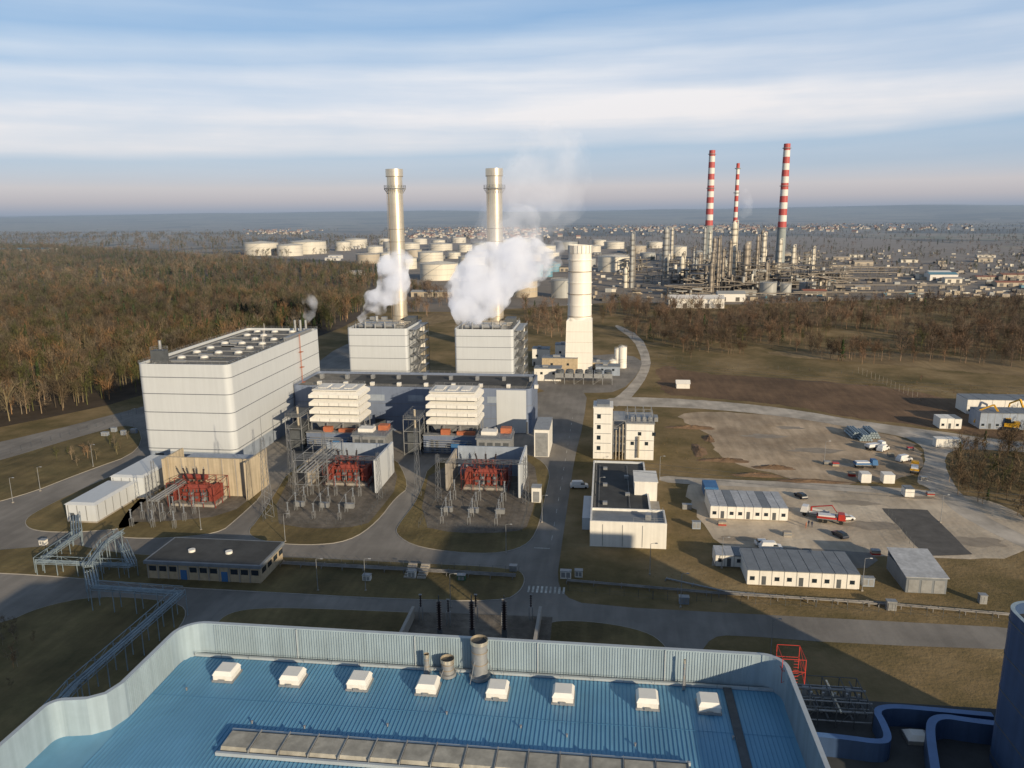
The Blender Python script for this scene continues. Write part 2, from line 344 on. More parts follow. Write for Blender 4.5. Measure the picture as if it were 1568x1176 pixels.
sheet('plant_road',[(-140,706),(60,664),(215,624),(300,600),(480,560),(520,530),(560,520),(560,620),(700,640),(820,600),(868,598),(900,598),(893,650),(880,700),(868,780),(858,850),(853,885),(862,912),(900,927),(1200,943),(1640,966),(1640,998),(1300,986),(1120,972),(1090,976),(1072,1000),(1060,1060),(300,1060),(-140,1060)],.02,M_asph,1)
island([(-140,740),(0,706),(110,672),(210,645),(222,690),(120,726),(30,762),(-140,800)])
island([(34,800),(55,783),(140,742),(225,706),(250,725),(240,745),(228,806),(120,816),(50,814)])
island([(160,822),(235,740),(385,733),(410,752),(362,796),(335,818),(240,826)],M_grass)
island([(376,816),(396,796),(455,700),(600,690),(630,745),(606,762),(578,800),(535,830),(470,836),(400,830)])
island([(603,818),(612,800),(640,765),(660,700),(800,690),(845,715),(836,760),(822,820),(795,842),(740,850),(640,840)])
island([(-140,852),(60,838),(110,832),(150,842),(230,852),(425,852),(620,862),(790,870),(806,884),(798,906),(770,922),(600,918),(420,908),(230,898),(60,880),(-140,874)])
island([(325,960),(350,938),(400,931),(480,932),(625,938),(660,940),(640,980),(600,1010),(300,1000)])
island([(835,960),(850,950),(920,953),(990,967),(1020,988),(1034,1020),(840,1020)])
island([(-140,966),(0,958),(60,930),(150,912),(262,920),(292,936),(262,980),(150,1080),(0,1190),(-140,1190)])
for px in ([(185,800),(250,745),(380,740),(395,755),(350,790),(250,800)],[(410,800),(455,710),(598,700),(612,742),(575,790),(560,806),(480,812)],[(640,806),(660,710),(800,700),(826,722),(812,805),(790,816),(700,818)]):
    sheet('substation_gravel',px,.19,M_sub,1)
sheet('sand_yard',[(1045,628),(1180,634),(1320,655),(1400,675),(1415,712),(1385,738),(1250,742),(1165,722),(1100,700),(1085,660),(1040,645)],.02,M_yard,2,rough=1.2)
sheet('service_track',[(925,607),(1060,611),(1200,624),(1330,647),(1430,659),(1500,670),(1640,684),(1640,698),(1480,686),(1446,694),(1450,730),(1500,790),(1640,850),(1640,870),(1480,800),(1420,745),(1400,740),(1422,700),(1400,672),(1330,659),(1200,637),(1060,624),(925,622)],.035,M_path,2,rough=.25)
sheet('storage_yard',[(1045,740),(1100,736),(1300,742),(1420,752),(1530,768),(1580,800),(1570,852),(1480,858),(1300,848),(1200,850),(1100,838),(1070,800)],.02,M_yard2,2,rough=.9)
sheet('site_track',[(1010,728),(1060,732),(1300,742),(1440,752),(1440,762),(1300,752),(1060,742),(1010,738)],.05,M_path,1)
sheet('asphalt_pad',[(1350,778),(1420,781),(1488,849),(1418,852)],.05,M_asphdk,0,rough=.2)
sheet('dark_hardstand',[(1090,838),(1200,838),(1330,846),(1345,858),(1330,870),(1090,866)],.045,M_asph,0,rough=.3)
sheet('perimeter_track',[(928,618),(955,600),(978,572),(984,552),(970,520),(940,500),(946,497),(982,515),(998,550),(992,575),(972,604),(950,624)],.03,M_path,1)
sheet('tower_hardstand',[(815,560),(930,540),(985,548),(978,572),(950,600),(900,602),(815,600)],.025,M_asph,1)
sheet('switchyard_gravel',[(632,938),(846,946),(840,1010),(600,1010)],.2,M_sub,0)
M_pud=mk('damp_patch',(.30,.25,.19),.6,0,.25,.3,spec=.3)
for (u,v,rx,ry) in((1170,668,7,3),(1250,690,9,3),(1340,805,8,3),(1310,770,6,2),(1400,760,7,2),(1130,825,5,1.5),(1500,830,6,3),(1210,655,5,2),(1290,712,6,2)):
    x,y=W(u,v); pts=[(x+rx*math.cos(a*.42)*(1+.3*math.sin(a*1.7+u)),y+ry*math.sin(a*.42)*(1+.3*math.cos(a*2.3+v))) for a in range(15)]
    sheet('damp_patch',pts,.046,M_pud,1,True,rough=.3)
b=MB()
for k in range(9):
    x=-15.9+k*.95; b.box(x,x+.45,152.5,155.5,.02,.026,M_mark)
b.box(-16.5,-12.6,175,175.4,.02,.026,M_mark)
for k in range(14): b.box(-12.6,-12.45,180+k*9,183+k*9,.02,.026,M_mark)
b.build('road_marking')
# ---------------------------------------------------------------- buildings
def clad(b,x0,x1,y0,y1,z0,H,r,lines,mat=M_clad,base=0.,pr=.9,roof=M_roof,jt=M_groove,cap=None,jh=.14):
    if base>0: b.prism(rr(x0+.3,x1-.3,y0+.3,y1-.3,max(r-.3,0)),z0,z0+base,M_base)
    b.prism(rr(x0,x1,y0,y1,r),z0+base,H-pr,mat,roof)
    b.ringwall(rr(x0,x1,y0,y1,r),rr(x0+.45,x1-.45,y0+.45,y1-.45,max(r-.45,.01 if r else 0)),H-pr,H,mat,cap or mat)
    for z in lines:
        b.ringwall(rr(x0-.04,x1+.04,y0-.04,y1+.04,r),rr(x0+.1,x1-.1,y0+.1,y1-.1,r),z,z+jh,jt)
def vent(b,x,y,z,s=2.2,mat=M_white):
    b.box(x-s/2,x+s/2,y-s/2,y+s/2,z,z+.5,M_steel); b.cyl((x,y,z+.5),(x,y,z+.9),s*.62,mat,n=14); b.cyl((x,y,z+.9),(x,y,z+1.2),s*.62,mat,r1=s*.35,n=14)
p=W(226,712);q=W(364,716); TX0,TX1,TY=p[0],q[0],(p[1]+q[1])/2; TH=HT(TX1,TY,559)
far=W(494,503,TH); TY1=far[1]
b=MB(); clad(b,TX0,TX1,TY,TY1,0,TH,2.2,[TH*k for k in(.17,.35,.53,.71,.87)],base=5.0,jh=.26)
for j in range(7):
    for i in range(3):
        if (i+j*3)%5!=2: vent(b,TX0+8+i*7.4+random.uniform(-.6,.6),TY+14+j*9.6+random.uniform(-.6,.6),TH-.9,2.1)
    b.box(TX0+3,TX1-3,TY+9.2+j*9.6,TY+9.45+j*9.6,TH-.9,TH-.55,M_steel)
b.box(TX0+3,TX0+3.3,TY+5,TY1-5,TH-.9,TH-.5,M_steel); b.box(TX1-4,TX1-3.4,TY+5,TY1-5,TH-.9,TH-.5,M_steeldk)
for k in range(12):
    xx=TX0+5+random.uniform(0,14); b.box(xx,xx+5,TY+8+k*6,TY+9+k*6,TH-.9,TH-.3,random.choice([M_steel,M_steeldk]))
b.box(TX0+1.5,TX0+6,TY+6,TY+9,TH-.9,TH+3.2,M_steeldk); b.cyl((TX0+3,TY+9.5,TH),(TX0+3,TY+9.5,TH+6),.5,M_steel); b.rail(rr(TX0+1.5,TX0+6,TY+6,TY+9),TH+3.2,M_steel)
b.box(TX1-3,TX1-1.2,TY+50,TY+74,TH-.9,TH+.8,M_steel)
for k in range(3): b.cyl((TX1-4-k*2.3,TY1-4,TH-1),(TX1-4-k*2.3,TY1-4,TH+4.0),.5,M_steel)
for k in range(3): b.bar((TX1-2-k*6,TY+30+k*14,TH),(TX1-2-k*6,TY+30+k*14,TH+5),.07,M_white)
lx=TX1+.5; ly=TY+(TY1-TY)*.72
for s_ in(-.35,.35): b.bar((lx,ly+s_,12),(lx,ly+s_,TH+1),.08,M_orange)
for k in range(30): b.bar((lx,ly-.35,12+k*.75),(lx,ly+.35,12+k*.75),.04,M_orange)
for k in range(3): b.box(lx-.4,lx+.9,ly-.9,ly+.9,16+k*6,16.15+k*6,M_orange)
b.rail(rr(TX0+.5,TX1-.5,TY+.5,TY1-.5),TH,M_steel,.9)
for k in range(4): b.box(TX0+3+k*6.5,TX0+6+k*6.5,TY+.22,TY+.3,.1,4.2,M_steeldk)
b.build('turbine_building')
q=W(806,664); HX0,HX1,HY=TX1+.05,q[0]+2.0,q[1]; HH=HT(HX1,HY,596)
HY1=HY+27
b=MB(); clad(b,HX0,HX1,HY,HY1,0,HH,2.0,[HH*.32,HH*.62],M_cladblue,base=0)
b.box(HX1-13,HX1-1.99,HY-.12,HY-.06,.2,HH-.5,M_clad)
b.prism(rr(HX0+20,HX1-3,HY+8,HY1-3),HH-.9,HH-.6,M_roofdk)
for k in range(9):
    b.box(HX0+8+k*10.5,HX0+9.4+k*10.5,HY+5,HY+6.6,HH-.9,HH+.4,M_white)
    b.box(HX0+5+k*10.5,HX0+6.2+k*10.5,HY+16,HY+18,HH-.9,HH+.9,M_steel)
b.rail(rr(HX0+.5,HX1-.5,HY+.4,HY1-.4),HH,M_steel,.9)
for k in range(5): b.box(HX0+14+k*18,HX0+18+k*18,HY-.1,HY-.05,.1,4.5,M_steeldk)
for k in range(4): b.box(HX0+30+k*15,HX0+36+k*15,HY-.1,HY-.05,HH*.68,HH*.82,M_base)
b.build('turbine_hall')
def hrsg(x0,x1,y0,y1,H):
    b=MB(); clad(b,x0,x1,y0,y1,0,H,1.2,[H*.22,H*.40,H*.58,H*.75,H*.9],pr=1.0,jh=.22)
    b.box(x0+4,x1-4,y0+8,y0+13,H-1,H+1.2,M_steel); b.cyl((x0+4,y0+5,H+.4),(x1-6,y0+5,H+.4),.9,M_steel,n=12)
    for k in range(5): b.cyl((x0+3+k*4.4,y0+3,H-1),(x0+3+k*4.4,y0+3,H+1.6+k%2),.35,M_steel)
    for k in range(4): b.box(x0+3+k*5.5,x0+5.5+k*5.5,y1-5,y1-3,H-1,H+1.8,M_steel)
    b.box(x1-6,x1-1.5,y1-10,y1-2,H-1,H+2.2,M_steeldk)
    for k in range(7): b.bar((x0+2+k*3.3,y0+6+k%3,H-1),(x0+2+k*3.3,y0+6+k%3,H+2.6),.12,M_steeldk)
    for k in range(4): b.cyl((x0+2,y0+7+k*4.2,H+.8),(x1-2,y0+7+k*4.2,H+.8),.22,M_stack,n=8)
    b.cyl((x0+9,y1-14,H-1),(x0+9,y1-14,H+3.5),.8,M_steel)
    b.rail(rr(x0+.4,x1-.4,y0+.4,y1-.4),H,M_steel,1.2)
    sx0,sx1=x1+.4,x1+3.6
    b.frame(sx0,sx1,y0+3,y1-3,0,H-1,1,4,8,M_steeldk,.13,floors=M_steel,brace=False)
    for k in range(8):
        z0=(H-1)*k/8;z1=(H-1)*(k+1)/8; ya,yb=(y0+4,y0+12) if k%2 else (y0+12,y0+4)
        b.add([(sx1-1.2,ya,z0+.2),(sx1-.1,ya,z0+.2),(sx1-.1,yb,z1+.2),(sx1-1.2,yb,z1+.2)],[(0,1,2,3)],M_steel)
        b.bar((sx1,ya,z0+1.2),(sx1,yb,z1+1.2),.05,M_white); b.rail([(sx1,y0+3),(sx1,y1-3)],z1+.2,M_steel,1.1,False)
        b.box(sx0+.2,sx1-.6,y1-9,y1-7.5,z0+1,z0+3,M_white if k%2 else M_stack)
    b.cyl((x1+1.5,y1-5,0),(x1+1.5,y1-5,H-2),.5,M_stack)
    return b.build('boiler_house')
p=W(537,500,31.5);q=W(625,502,31.5); AX0,AX1,AY=p[0],q[0],(p[1]+q[1])/2
p=W(694,505,31.5);q=W(783,508,31.5); BX0,BX1,BY=p[0],q[0],(p[1]+q[1])/2
AYm=(AY+BY)/2
hrsg(AX0,AX1,AYm,AYm+29,31.5); hrsg(BX0,BX1,AYm,AYm+29,31.5)
def stack(x,y,z0,H,r):
    b=MB(); b.cyl((x,y,z0),(x,y,H-3.2),r,M_stack,n=36,cap=False); b.cyl((x,y,H-3.2),(x,y,H),r*1.12,M_stack,n=36,cap=False)
    b.cyl((x,y,H-.6),(x,y,H-.55),r*1.1,M_steeldk,n=36); b.cyl((x,y,H-3.3),(x,y,H-3.1),r*1.13,M_ring,n=36)
    z=z0+4
    while z<H-6: b.cyl((x,y,z),(x,y,z+.22),r+.18,M_ring if int(z)%3 else M_stack,n=36); z+=5.6
    for zp in(H-8.5,H-27,H-46):
        n=20; pts=[(x+(r+1.4)*math.cos(2*math.pi*i/n),y+(r+1.4)*math.sin(2*math.pi*i/n)) for i in range(n)]
        if zp>H-10:
            b.cyl((x,y,zp),(x,y,zp+.25),r+1.4,M_steel,n=20); b.rail(pts,zp+.25,M_steeldk,1.2,step=1.4)
            for i in range(n): b.bar((pts[i][0],pts[i][1],zp),(x+r*math.cos(2*math.pi*i/n),y+r*math.sin(2*math.pi*i/n),zp-2.2),.08,M_steel)
        else:
            b.box(x-1.5-r,x-r+.3,y-2.2,y+2.2,zp,zp+.2,M_steel); b.rail([(x-1.5-r,y-2.2),(x-1.5-r,y+2.2)],zp+.2,M_steeldk,1.2,False)
    for s_ in(-.4,.4): b.bar((x-r*.8+s_,y-r*.75,z0),(x-r*.8+s_,y-r*.75,H-8),.09,M_ring)
    return b.build('exhaust_stack')
p=W(613,491,31.5); SY=p[1]; stack(p[0],SY,30,HT(p[0],SY,259),3.45)
p2=W(760,492,31.5); stack(p2[0],SY,30,HT(p2[0],SY,258),3.45)
p=W(886,572); b=MB(); x,y=p[0],p[1]+7; zt=HT(x,y,375); zb=HT(x,y-6,492)
b.frus(x-7,x+7,y-7,y+7,0,x-6.4,x+6.4,y-6.4,y+6.4,zb,M_tower)
for k in range(1,5): b.box(x-7.05+.12*k,x+7.05-.12*k,y-7.05+.12*k,y+7.05-.12*k,zb*k/5,zb*k/5+.08,M_ring)
b.frus(x-6.4,x+6.4,y-6.4,y+6.4,zb,x-5.2,x+5.2,y-5.2,y+5.2,zb+1.5,M_tower)
b.cyl((x,y,zb),(x,y,zt-4),6.1,M_tower,r1=5.7,n=36); b.cyl((x,y,zt-4),(x,y,zt),6.0,M_tower,n=36,cap=False); b.cyl((x,y,zt-.5),(x,y,zt-.4),5.9,M_steeldk,n=36)
for k in range(7):
    z=zb+2+k*5.6
    if z<zt-3: b.cyl((x,y,z),(x,y,z+.3),6.3,M_tower if k%2 else M_ring,n=36)
for i in range(18):
    a=2*math.pi*i/18; b.bar((x+6.1*math.cos(a),y+6.1*math.sin(a),zt-4),(x+6.1*math.cos(a),y+6.1*math.sin(a),zt-.2),.12,M_steel)
for s_ in(-.4,.4): b.bar((x-4+s_,y-6.5,zb),(x-4+s_,y-5.6,zt),.08,M_ring)
b.build('bypass_chimney')
p=W(850,588); b=MB()
for k in range(6):
    x0=p[0]+k*4.6; b.box(x0,x0+4,p[1],p[1]+9,3.2,5.2,M_steel); b.cyl((x0+2,p[1]+2.5,5.2),(x0+2,p[1]+2.5,5.9),1.6,M_steeldk,n=14); b.cyl((x0+2,p[1]+6.5,5.2),(x0+2,p[1]+6.5,5.9),1.6,M_steeldk,n=14)
b.frame(p[0],p[0]+27,p[1],p[1]+9,0,3.2,6,1,1,M_steel,.15); b.build('fin_fan_cooler')
def hut(name,uv,w,d,h,mat=M_white,roof=M_roofgr,z0=0,win=2,doors=1):
    x,y=W(*uv); b=MB(); b.box(x,x+w,y,y+d,z0,z0+h,mat); b.box(x-.2,x+w+.2,y-.2,y+d+.2,z0+h,z0+h+.25,roof)
    for k in range(win):
        wx=x+w*(k+.6)/(win+.2); b.box(wx-.6,wx+.6,y-.05,y+.03,z0+h*.55,z0+h*.55+1.1,M_glass); b.box(wx-.7,wx+.7,y-.1,y+.01,z0+h*.55-.1,z0+h*.55,M_steel)
    for k in range(doors): b.box(x+.6+k*w*.5,x+1.6+k*w*.5,y-.05,y+.03,z0+.1,z0+2.2,M_steeldk)
    b.box(x+w*.3,x+w*.5,y+d*.3,y+d*.6,z0+h+.25,z0+h+1.1,M_steel)
    return b.build(name)
hut('pump_house',(818,583),13,8,6,M_white); hut('compressor_house',(830,572),18,8,8,M_brick); hut('control_cabin',(905,570),9,6,5,M_brick); hut('blue_workshop',(912,575),12,8,4.5,M_base)
hut('filter_house',(815,560),9,8,9,M_white); hut('service_hut',(850,556),10,8,10,M_white)
for uv,h,r in(((953,563),11,2.2),((945,557),8,1.6),((938,566),5,2.0)):
    x,y=W(*uv); b=MB(); b.cyl((x,y,0),(x,y,h),r,M_tower,n=20); b.cyl((x,y,h),(x,y,h+.8),r,M_tower,r1=.3,n=20); b.rail([(x+(r)*math.cos(i*.785),y+r*math.sin(i*.785)) for i in range(8)],h,M_steel,1); b.build('water_tank')
# ---- air intakes and generator bays
def intake(cx,y):
    b=MB(); x0,x1=cx-7.6,cx+7.6; y0,y1=y,y+10; zb,zt=9.2,20.4
    b.box(x0,x1,y0,y1,zb,zt,M_steeldk)
    n=4; hh=(zt-zb)/n
    for k in range(n):
        z0=zb+k*hh; e=1.5
        b.frus(x0-e,x1+e,y0-e,y1+e,z0+.4,x0-e+.03,x1+e-.03,y0-e+.03,y1+e-.03,z0+1.45,M_white)
        b.frus(x0-e+.03,x1+e-.03,y0-e+.03,y1+e-.03,z0+1.45,x0+.1,x1-.1,y0+.1,y1-.1,z0+hh-.2,M_white)
        for i in range(0,6):
            xx=x0-e+.1+(x1-x0+2*e-.2)*i/5; b.box(xx-.06,xx+.06,y0-e-.03,y0-e+.1,z0+.35,z0+1.47,M_steel)
        b.box(x0-e-.04,x1+e+.04,y0-e-.04,y1+e+.04,z0+.34,z0+.41,M_steel)
    b.box(x0-.4,x1+.4,y0-.4,y1+.4,zt,zt+.3,M_white)
    for i in range(3): b.box(x0+1+i*4.6,x0+4+i*4.6,y0+2,y1-2,zt+.3,zt+.6,M_white)
    b.rail(rr(x0-.2,x1+.2,y0-.2,y1+.2),zt+.3,M_steel,1.)
    b.frus(x0+1.5,x1-1.5,y0+1,y1,6.2,x0,x1,y0,y1,zb,M_steel); b.box(x0+3,x1-3,y1,HY-.05,9.5,14,M_steel)
    b.frame(x0-1,x1+1,y0-1,y1+1,0,zb,3,2,2,M_steel,.2,floors=M_steeldk); b.rail(rr(x0-1,x1+1,y0-1,y1+1),zb*.5+.2,M_steel,1.1)
    b.build('air_intake_filter')
    b=MB(); b.box(x0-2,x1+1,y0-4,y0-1.4,0,6.2,M_cladblue); b.box(x0-2.2,x1+1.2,y0-4.2,y0-1.3,6.2,6.5,M_steel)
    b.box(x0+8,x0+13,y0-6.5,y0-4.1,0,4.2,M_blue); b.box(x0-7,x0-3,y0-6,y0+3,0,7.5,M_steeldk)
    b.frame(x0-8,x0-2.4,y0-7,y0+6,0,12.5,1,2,3,M_steel,.14,floors=M_steeldk); b.rail(rr(x0-8,x0-2.4,y0-7,y0+6),12.7,M_steel)
    b.cyl((x0-5,y0-3,7.5),(x0-5,y0-3,15),.4,M_stack)
    b.box(x0+4,x0+7,y0-3.6,y0-1.6,6.5,8.2,M_orange); b.box(x0+9.5,x1+.5,y0-3.6,y0-1.8,6.5,7.6,M_orange)
    for k in range(9): b.box(x0-1+k*1.7,x0-.2+k*1.7,y0-4.3,y0-4.0,.4,random.uniform(1.5,5),random.choice([M_steel,M_steeldk,M_base]))
    for k in range(6): b.cyl((x0-2+k*.5,y0-5-k*.4,1+k*.9),(x1,y0-5-k*.4,1+k*.9),.14,M_steel,n=6)
    b.build('gas_turbine_enclosure')
    b=MB(); hx=x1+3.1
    b.box(hx,hx+11,y0-15,y0-6,0,8.6,M_steel); b.box(hx-.4,hx+11.4,y0-15.4,y0-5.6,8.6,9.1,M_roofgr); b.box(hx+1,hx+6,y0-12,y0-8,9.1,10.4,M_white); b.box(hx+7,hx+10.4,y0-9,y0-6,9.1,10.8,M_orange)
    for k in range(4): b.box(hx+.8+k*2.6,hx+2.6+k*2.6,y0-15.08,y0-15,.4,7.6,M_steeldk)
    for k in range(3): b.cyl((hx+2+k*3,y0-7,9.1),(hx+2+k*3,y0-7,10.6),.5,M_steel,n=10)
    b.rail(rr(hx,hx+11,y0-15,y0-6),9.1,M_steel); b.build('electrical_house')
def insul_post(b,x,y,h0,h1,mat=M_insg):
    b.frame(x-.35,x+.35,y-.35,y+.35,.15,h0,1,1,1,M_steel,.05,brace=True); b.insul((x,y,h0),(x,y,h1),.22,mat,5); b.box(x-.3,x+.3,y-.15,y+.15,h1,h1+.15,M_steel)
def transformer(cx,cy):
    b=MB(); z=.2
    b.box(cx-6.5,cx+6.5,cy-3.6,cy+3.6,z,z+.7,M_conc)
    b.box(cx-3.4,cx+3.4,cy-1.6,cy+1.8,z+.7,z+4.6,M_trafo); b.box(cx-4.1,cx+4.1,cy-2.0,cy+2.0,z+4.5,z+4.8,M_trafo)
    b.frus(cx-3.5,cx+3.5,cy-1.6,cy+1.6,z+4.8,cx-2.6,cx+2.6,cy-1.0,cy+1.0,z+5.7,M_trafo)
    for sx in(-1,1):
        for k in range(7): b.box(cx+sx*5.3-.9,cx+sx*5.3+.9,cy-2.6+k*.8,cy-2.35+k*.8,z+1.3,z+5.2,M_trafo)
        for k in range(2): b.cyl((cx+sx*3.8,cy-1+k*2,z+4.9),(cx+sx*6,cy-1+k*2,z+4.9),.18,M_trafo,n=8)
        b.bar((cx+sx*6.3,cy-3,z+.7),(cx+sx*4.4,cy-3,z+5.4),.1,M_trafo)
    for k in range(8): b.box(cx-3.6+k*1.0,cx-3.4+k*1.0,cy-2.0,cy-1.6,z+.8,z+4.5,M_steeldk)
    for k in range(4): b.box(cx-3.2+k*1.8,cx-2.0+k*1.8,cy-2.9,cy-2.1,z+1.5,z+3.8,M_steel if k%2 else M_trafo); b.cyl((cx-2.6+k*1.8,cy-3.0,z+2.6),(cx-2.6+k*1.8,cy-2.9,z+2.6),.5,M_steeldk,n=10)
    b.cyl((cx-4.5,cy+1.0,z+7.3),(cx+2.5,cy+1.0,z+7.3),.75,M_trafo,n=16)
    for sx in(-3.6,1.6): b.bar((cx+sx,cy+1,z+4.8),(cx+sx,cy+1,z+6.8),.12,M_trafo)
    b.cyl((cx+1,cy+1,z+6.6),(cx+1,cy+.2,z+5.6),.12,M_trafo,n=6)
    for k in(-1,0,1):
        b.cyl((cx+k*2.2,cy-.5,z+5.6),(cx+k*2.2+k*.2,cy-.8,z+6.6),.38,M_trafo,n=10)
        b.insul((cx+k*2.25,cy-.8,z+6.6),(cx+k*3.1,cy-1.6,z+10.6),.28,M_insul,9); b.cyl((cx+k*3.1,cy-1.6,z+10.6),(cx+k*3.15,cy-1.7,z+11.2),.1,M_steel,n=6)
    for k in range(3): b.insul((cx-2.5+k*1.1,cy+1.4,z+4.9),(cx-2.5+k*1.1,cy+1.6,z+6.8),.15,M_insul,4)
    b.frame(cx-7,cx+7,cy-4.2,cy+4.2,z,z+6.8,4,2,2,M_trafo,.10,brace=True); b.build('power_transformer')
UNIT2=(-51.5,252.0); intake(UNIT2[0],UNIT2[1]); intake(UNIT2[0]-41.5,UNIT2[1])
def bay(ox):
    b=MB(); b.box(-24+ox,-23.4+ox,208,227,0,10.2,M_clad); b.box(-45+ox,-24.01+ox,226.6,227.2,0,9.5,M_base); b.box(-46+ox,-45.4+ox,212,227,0,8.5,M_conc)
    for k in range(4): b.bar((-24.2+ox,209+k*5.6,0),(-24.2+ox,209+k*5.6,10.2),.15,M_steel)
    b.build('fire_wall')
    transformer(-34.5+ox,217)
    b=MB()
    for r_,(yy,h0,h1) in enumerate(((205,3.0,6.0),(199,2.4,4.8),(193,2.6,5.2),(187.5,2.2,4.4))):
        for k in range(3): insul_post(b,-42+ox+k*7.2,yy,h0,h1)
    for k in range(3):
        x=-42+ox+k*7.2; b.bar((x,205,6.2),(x,199,5),.05,M_steel); b.bar((x,193,5.4),(x,199,5),.05,M_steel); b.bar((x,187.5,4.6),(x,193,5.4),.05,M_steel)
        b.box(x-1.2,x+1.2,195.4,196.6,.2,1.5,M_steel); b.bar((x,205,6.2),(-34.5+ox+(k-1)*3.1,215.3,11.4),.04,M_steeldk)
    b.build('switchgear')
    b=MB()
    for x in(-46.5+ox,-21.5+ox): b.lattice((x,204,.15),(x,204,14),1.3,.7,9,M_steel,.06)
    b.lattice((-46.5+ox,204,12.2),(-21.5+ox,204,12.2),.9,.9,16,M_steel,.05)
    for k in range(3): b.insul((-42+ox+k*7.2,204,11.7),(-42+ox+k*7.2,204,9.6),.16,M_insul,6)
    b.build('substation_gantry')
    b=MB(); P_=[(-47.5+ox,184),(-20.5+ox,184),(-20.5+ox,209),(-47.5+ox,209)]
    for k in range(4):
        a=Vector(P_[k]);c=Vector(P_[(k+1)%4]);L=(c-a).length
        for q in range(int(L/2.5)): p=a+(c-a)*(q*2.5/L); b.bar((p.x,p.y,.1),(p.x,p.y,2),.04,M_steeldk)
        for z in(.4,.8,1.2,1.6,2): b.bar((a.x,a.y,z),(c.x,c.y,z),.012,M_steeldk)
    b.build('wire_fence')
bay(0); bay(-42.3)
p=W(262,757);q=W(384,762); b=MB(); b.box(p[0],q[0]-.01,p[1],p[1]+.7,0,11.5,M_tan); b.box(q[0],q[0]+.6,p[1]-3,p[1]+11,0,11.5,M_tan); b.box(p[0]-.6,p[0]-.01,p[1]-2,p[1]+9,0,11.5,M_tan)
for k in range(6): b.box(p[0]+k*(q[0]-p[0])/6,p[0]+k*(q[0]-p[0])/6+.3,p[1]-.12,p[1]-.001,0,11.3,M_conc)
b.box(p[0]+3,q[0]-.02,p[1]+.71,p[1]+9,0,10,M_base); b.build('fire_wall'); transformer((p[0]+q[0])/2-.5,p[1]-5.5)
b=MB()
for r_ in range(3):
    for k in range(3): insul_post(b,p[0]+3+k*6,p[1]-14-r_*5,2.4,4.8)
b.build('switchgear')
b=MB(); x,y=W(411,792); zt=HT(x,y,638); b.lattice((x,y,0),(x,y,zt*.8),2.4,.8,14,M_steel,.07); b.bar((x,y,zt*.8),(x,y,zt),.07,M_steel); b.build('lattice_mast')
for u,v,vt in((447,745,650),(240,770,705),(232,800,728),(500,745,660),(640,760,655)):
    b=MB(); x,y=W(u,v); zt=HT(x,y,vt); b.lattice((x,y,0),(x,y,zt),1.4,.6,9,M_steel,.06); b.build('lattice_mast')
b=MB(); x0,y0=W(454,760); b.frame(x0,x0+7,y0,y0+22,0,11,2,3,3,M_steel,.1)
for k in range(5): b.cyl((x0+.8+k*1.2,y0,7.6),(x0+.8+k*1.2,y0+22,7.6),.25,M_steel,n=8)
b.build('pipe_rack')
b=MB(); x0,y0=W(246,800); b.frame(x0-3,x0,y0,y0+20,0,6,1,4,1,M_steel,.1)
for k in range(3): b.cyl((x0-2.5+k,y0,6.2),(x0-2.5+k,y0+20,6.2),.25,M_steel,n=8)
b.build('pipe_rack')
p=W(104,800); b=MB()
for (x0,x1,y0,y1,h) in((p[0],p[0]+8.5,p[1],p[1]+18,5.2),(p[0]+1,p[0]+11,p[1]+18.3,p[1]+38,6.6)):
    b.box(x0,x1,y0,y1,.6,h,M_clad); b.frus(x0-.3,x1+.3,y0-.3,y1+.3,h,x0+.6,x1-.6,y0+.6,y1-.6,h+.5,M_clad)
    for k in range(int((y1-y0)/3.2)): b.box(x1,x1+.08,y0+.8+k*3.2,y0+1.0+k*3.2,.8,h-.2,M_steel)
    for k in range(3): b.box(x0+.5+k*2.6,x0+.7+k*2.6,y0-.08,y0,.8,h-.3,M_steel)
    b.box(x0+1,x0+2.2,y0-.07,y0,.6,2.8,M_steeldk)
    b.box(x0,x1,y0,y1,.1,.59,M_conc)
b.build('air_cooled_condenser')
p=W(228,886);q=W(400,894); x0,x1,y0=p[0],q[0],(p[1]+q[1])/2; b=MB(); b.box(x0,x1,y0,y0+12,0,3.9,M_brick); b.box(x0-.5,x1+.5,y0-.7,y0+12.5,3.9,4.6,M_roofgr); b.box(x0,x1,y0,y0+12,4.6,4.66,M_roofdk)
n=11
for k in range(n):
    xa=x0+(x1-x0)*k/n
    b.box(xa-.12,xa+.12,y0-.12,y0-.001,0,3.9,M_conc)
    if k in(3,7): b.box(xa+.5,xa+2.0,y0-.06,y0-.001,.1,2.5,M_blue)
    else: b.box(xa+.35,xa+2.0,y0-.06,y0-.001,2.0,3.2,M_glass)
for k in range(4): b.box(x1,x1+.06,y0+1+k*3,y0+3+k*3,2,3.2,M_glass)
b.cyl((x0+8,y0+5,4.6),(x0+8,y0+5,5.2),.8,M_white,n=12); b.cyl((x0+17,y0+5,4.6),(x0+17,y0+5,5.2),.8,M_white,n=12); b.build('workshop_building')
p=W(908,702);q=W(937,702);r=W(1000,703); b=MB(); y0=p[1]
hz_=HT(p[0],y0,625); b.box(p[0],q[0],y0,y0+9,0,hz_,M_white); b.box(p[0]-.15,q[0]+.15,y0-.15,y0+9.15,hz_,hz_+.35,M_white); b.box(p[0]+1,q[0]-1,y0+1,y0+8,hz_+.35,hz_+1.1,M_roofgr)
for k in range(5): b.box(p[0]+.5,q[0]-.5,y0-.06,y0-.001,2+k*3.3,2.18+k*3.3,M_steel)
for k in range(4): b.box(p[0]+1.2,p[0]+2.4,y0-.08,y0-.001,3+k*3.6,4.4+k*3.6,M_glass)
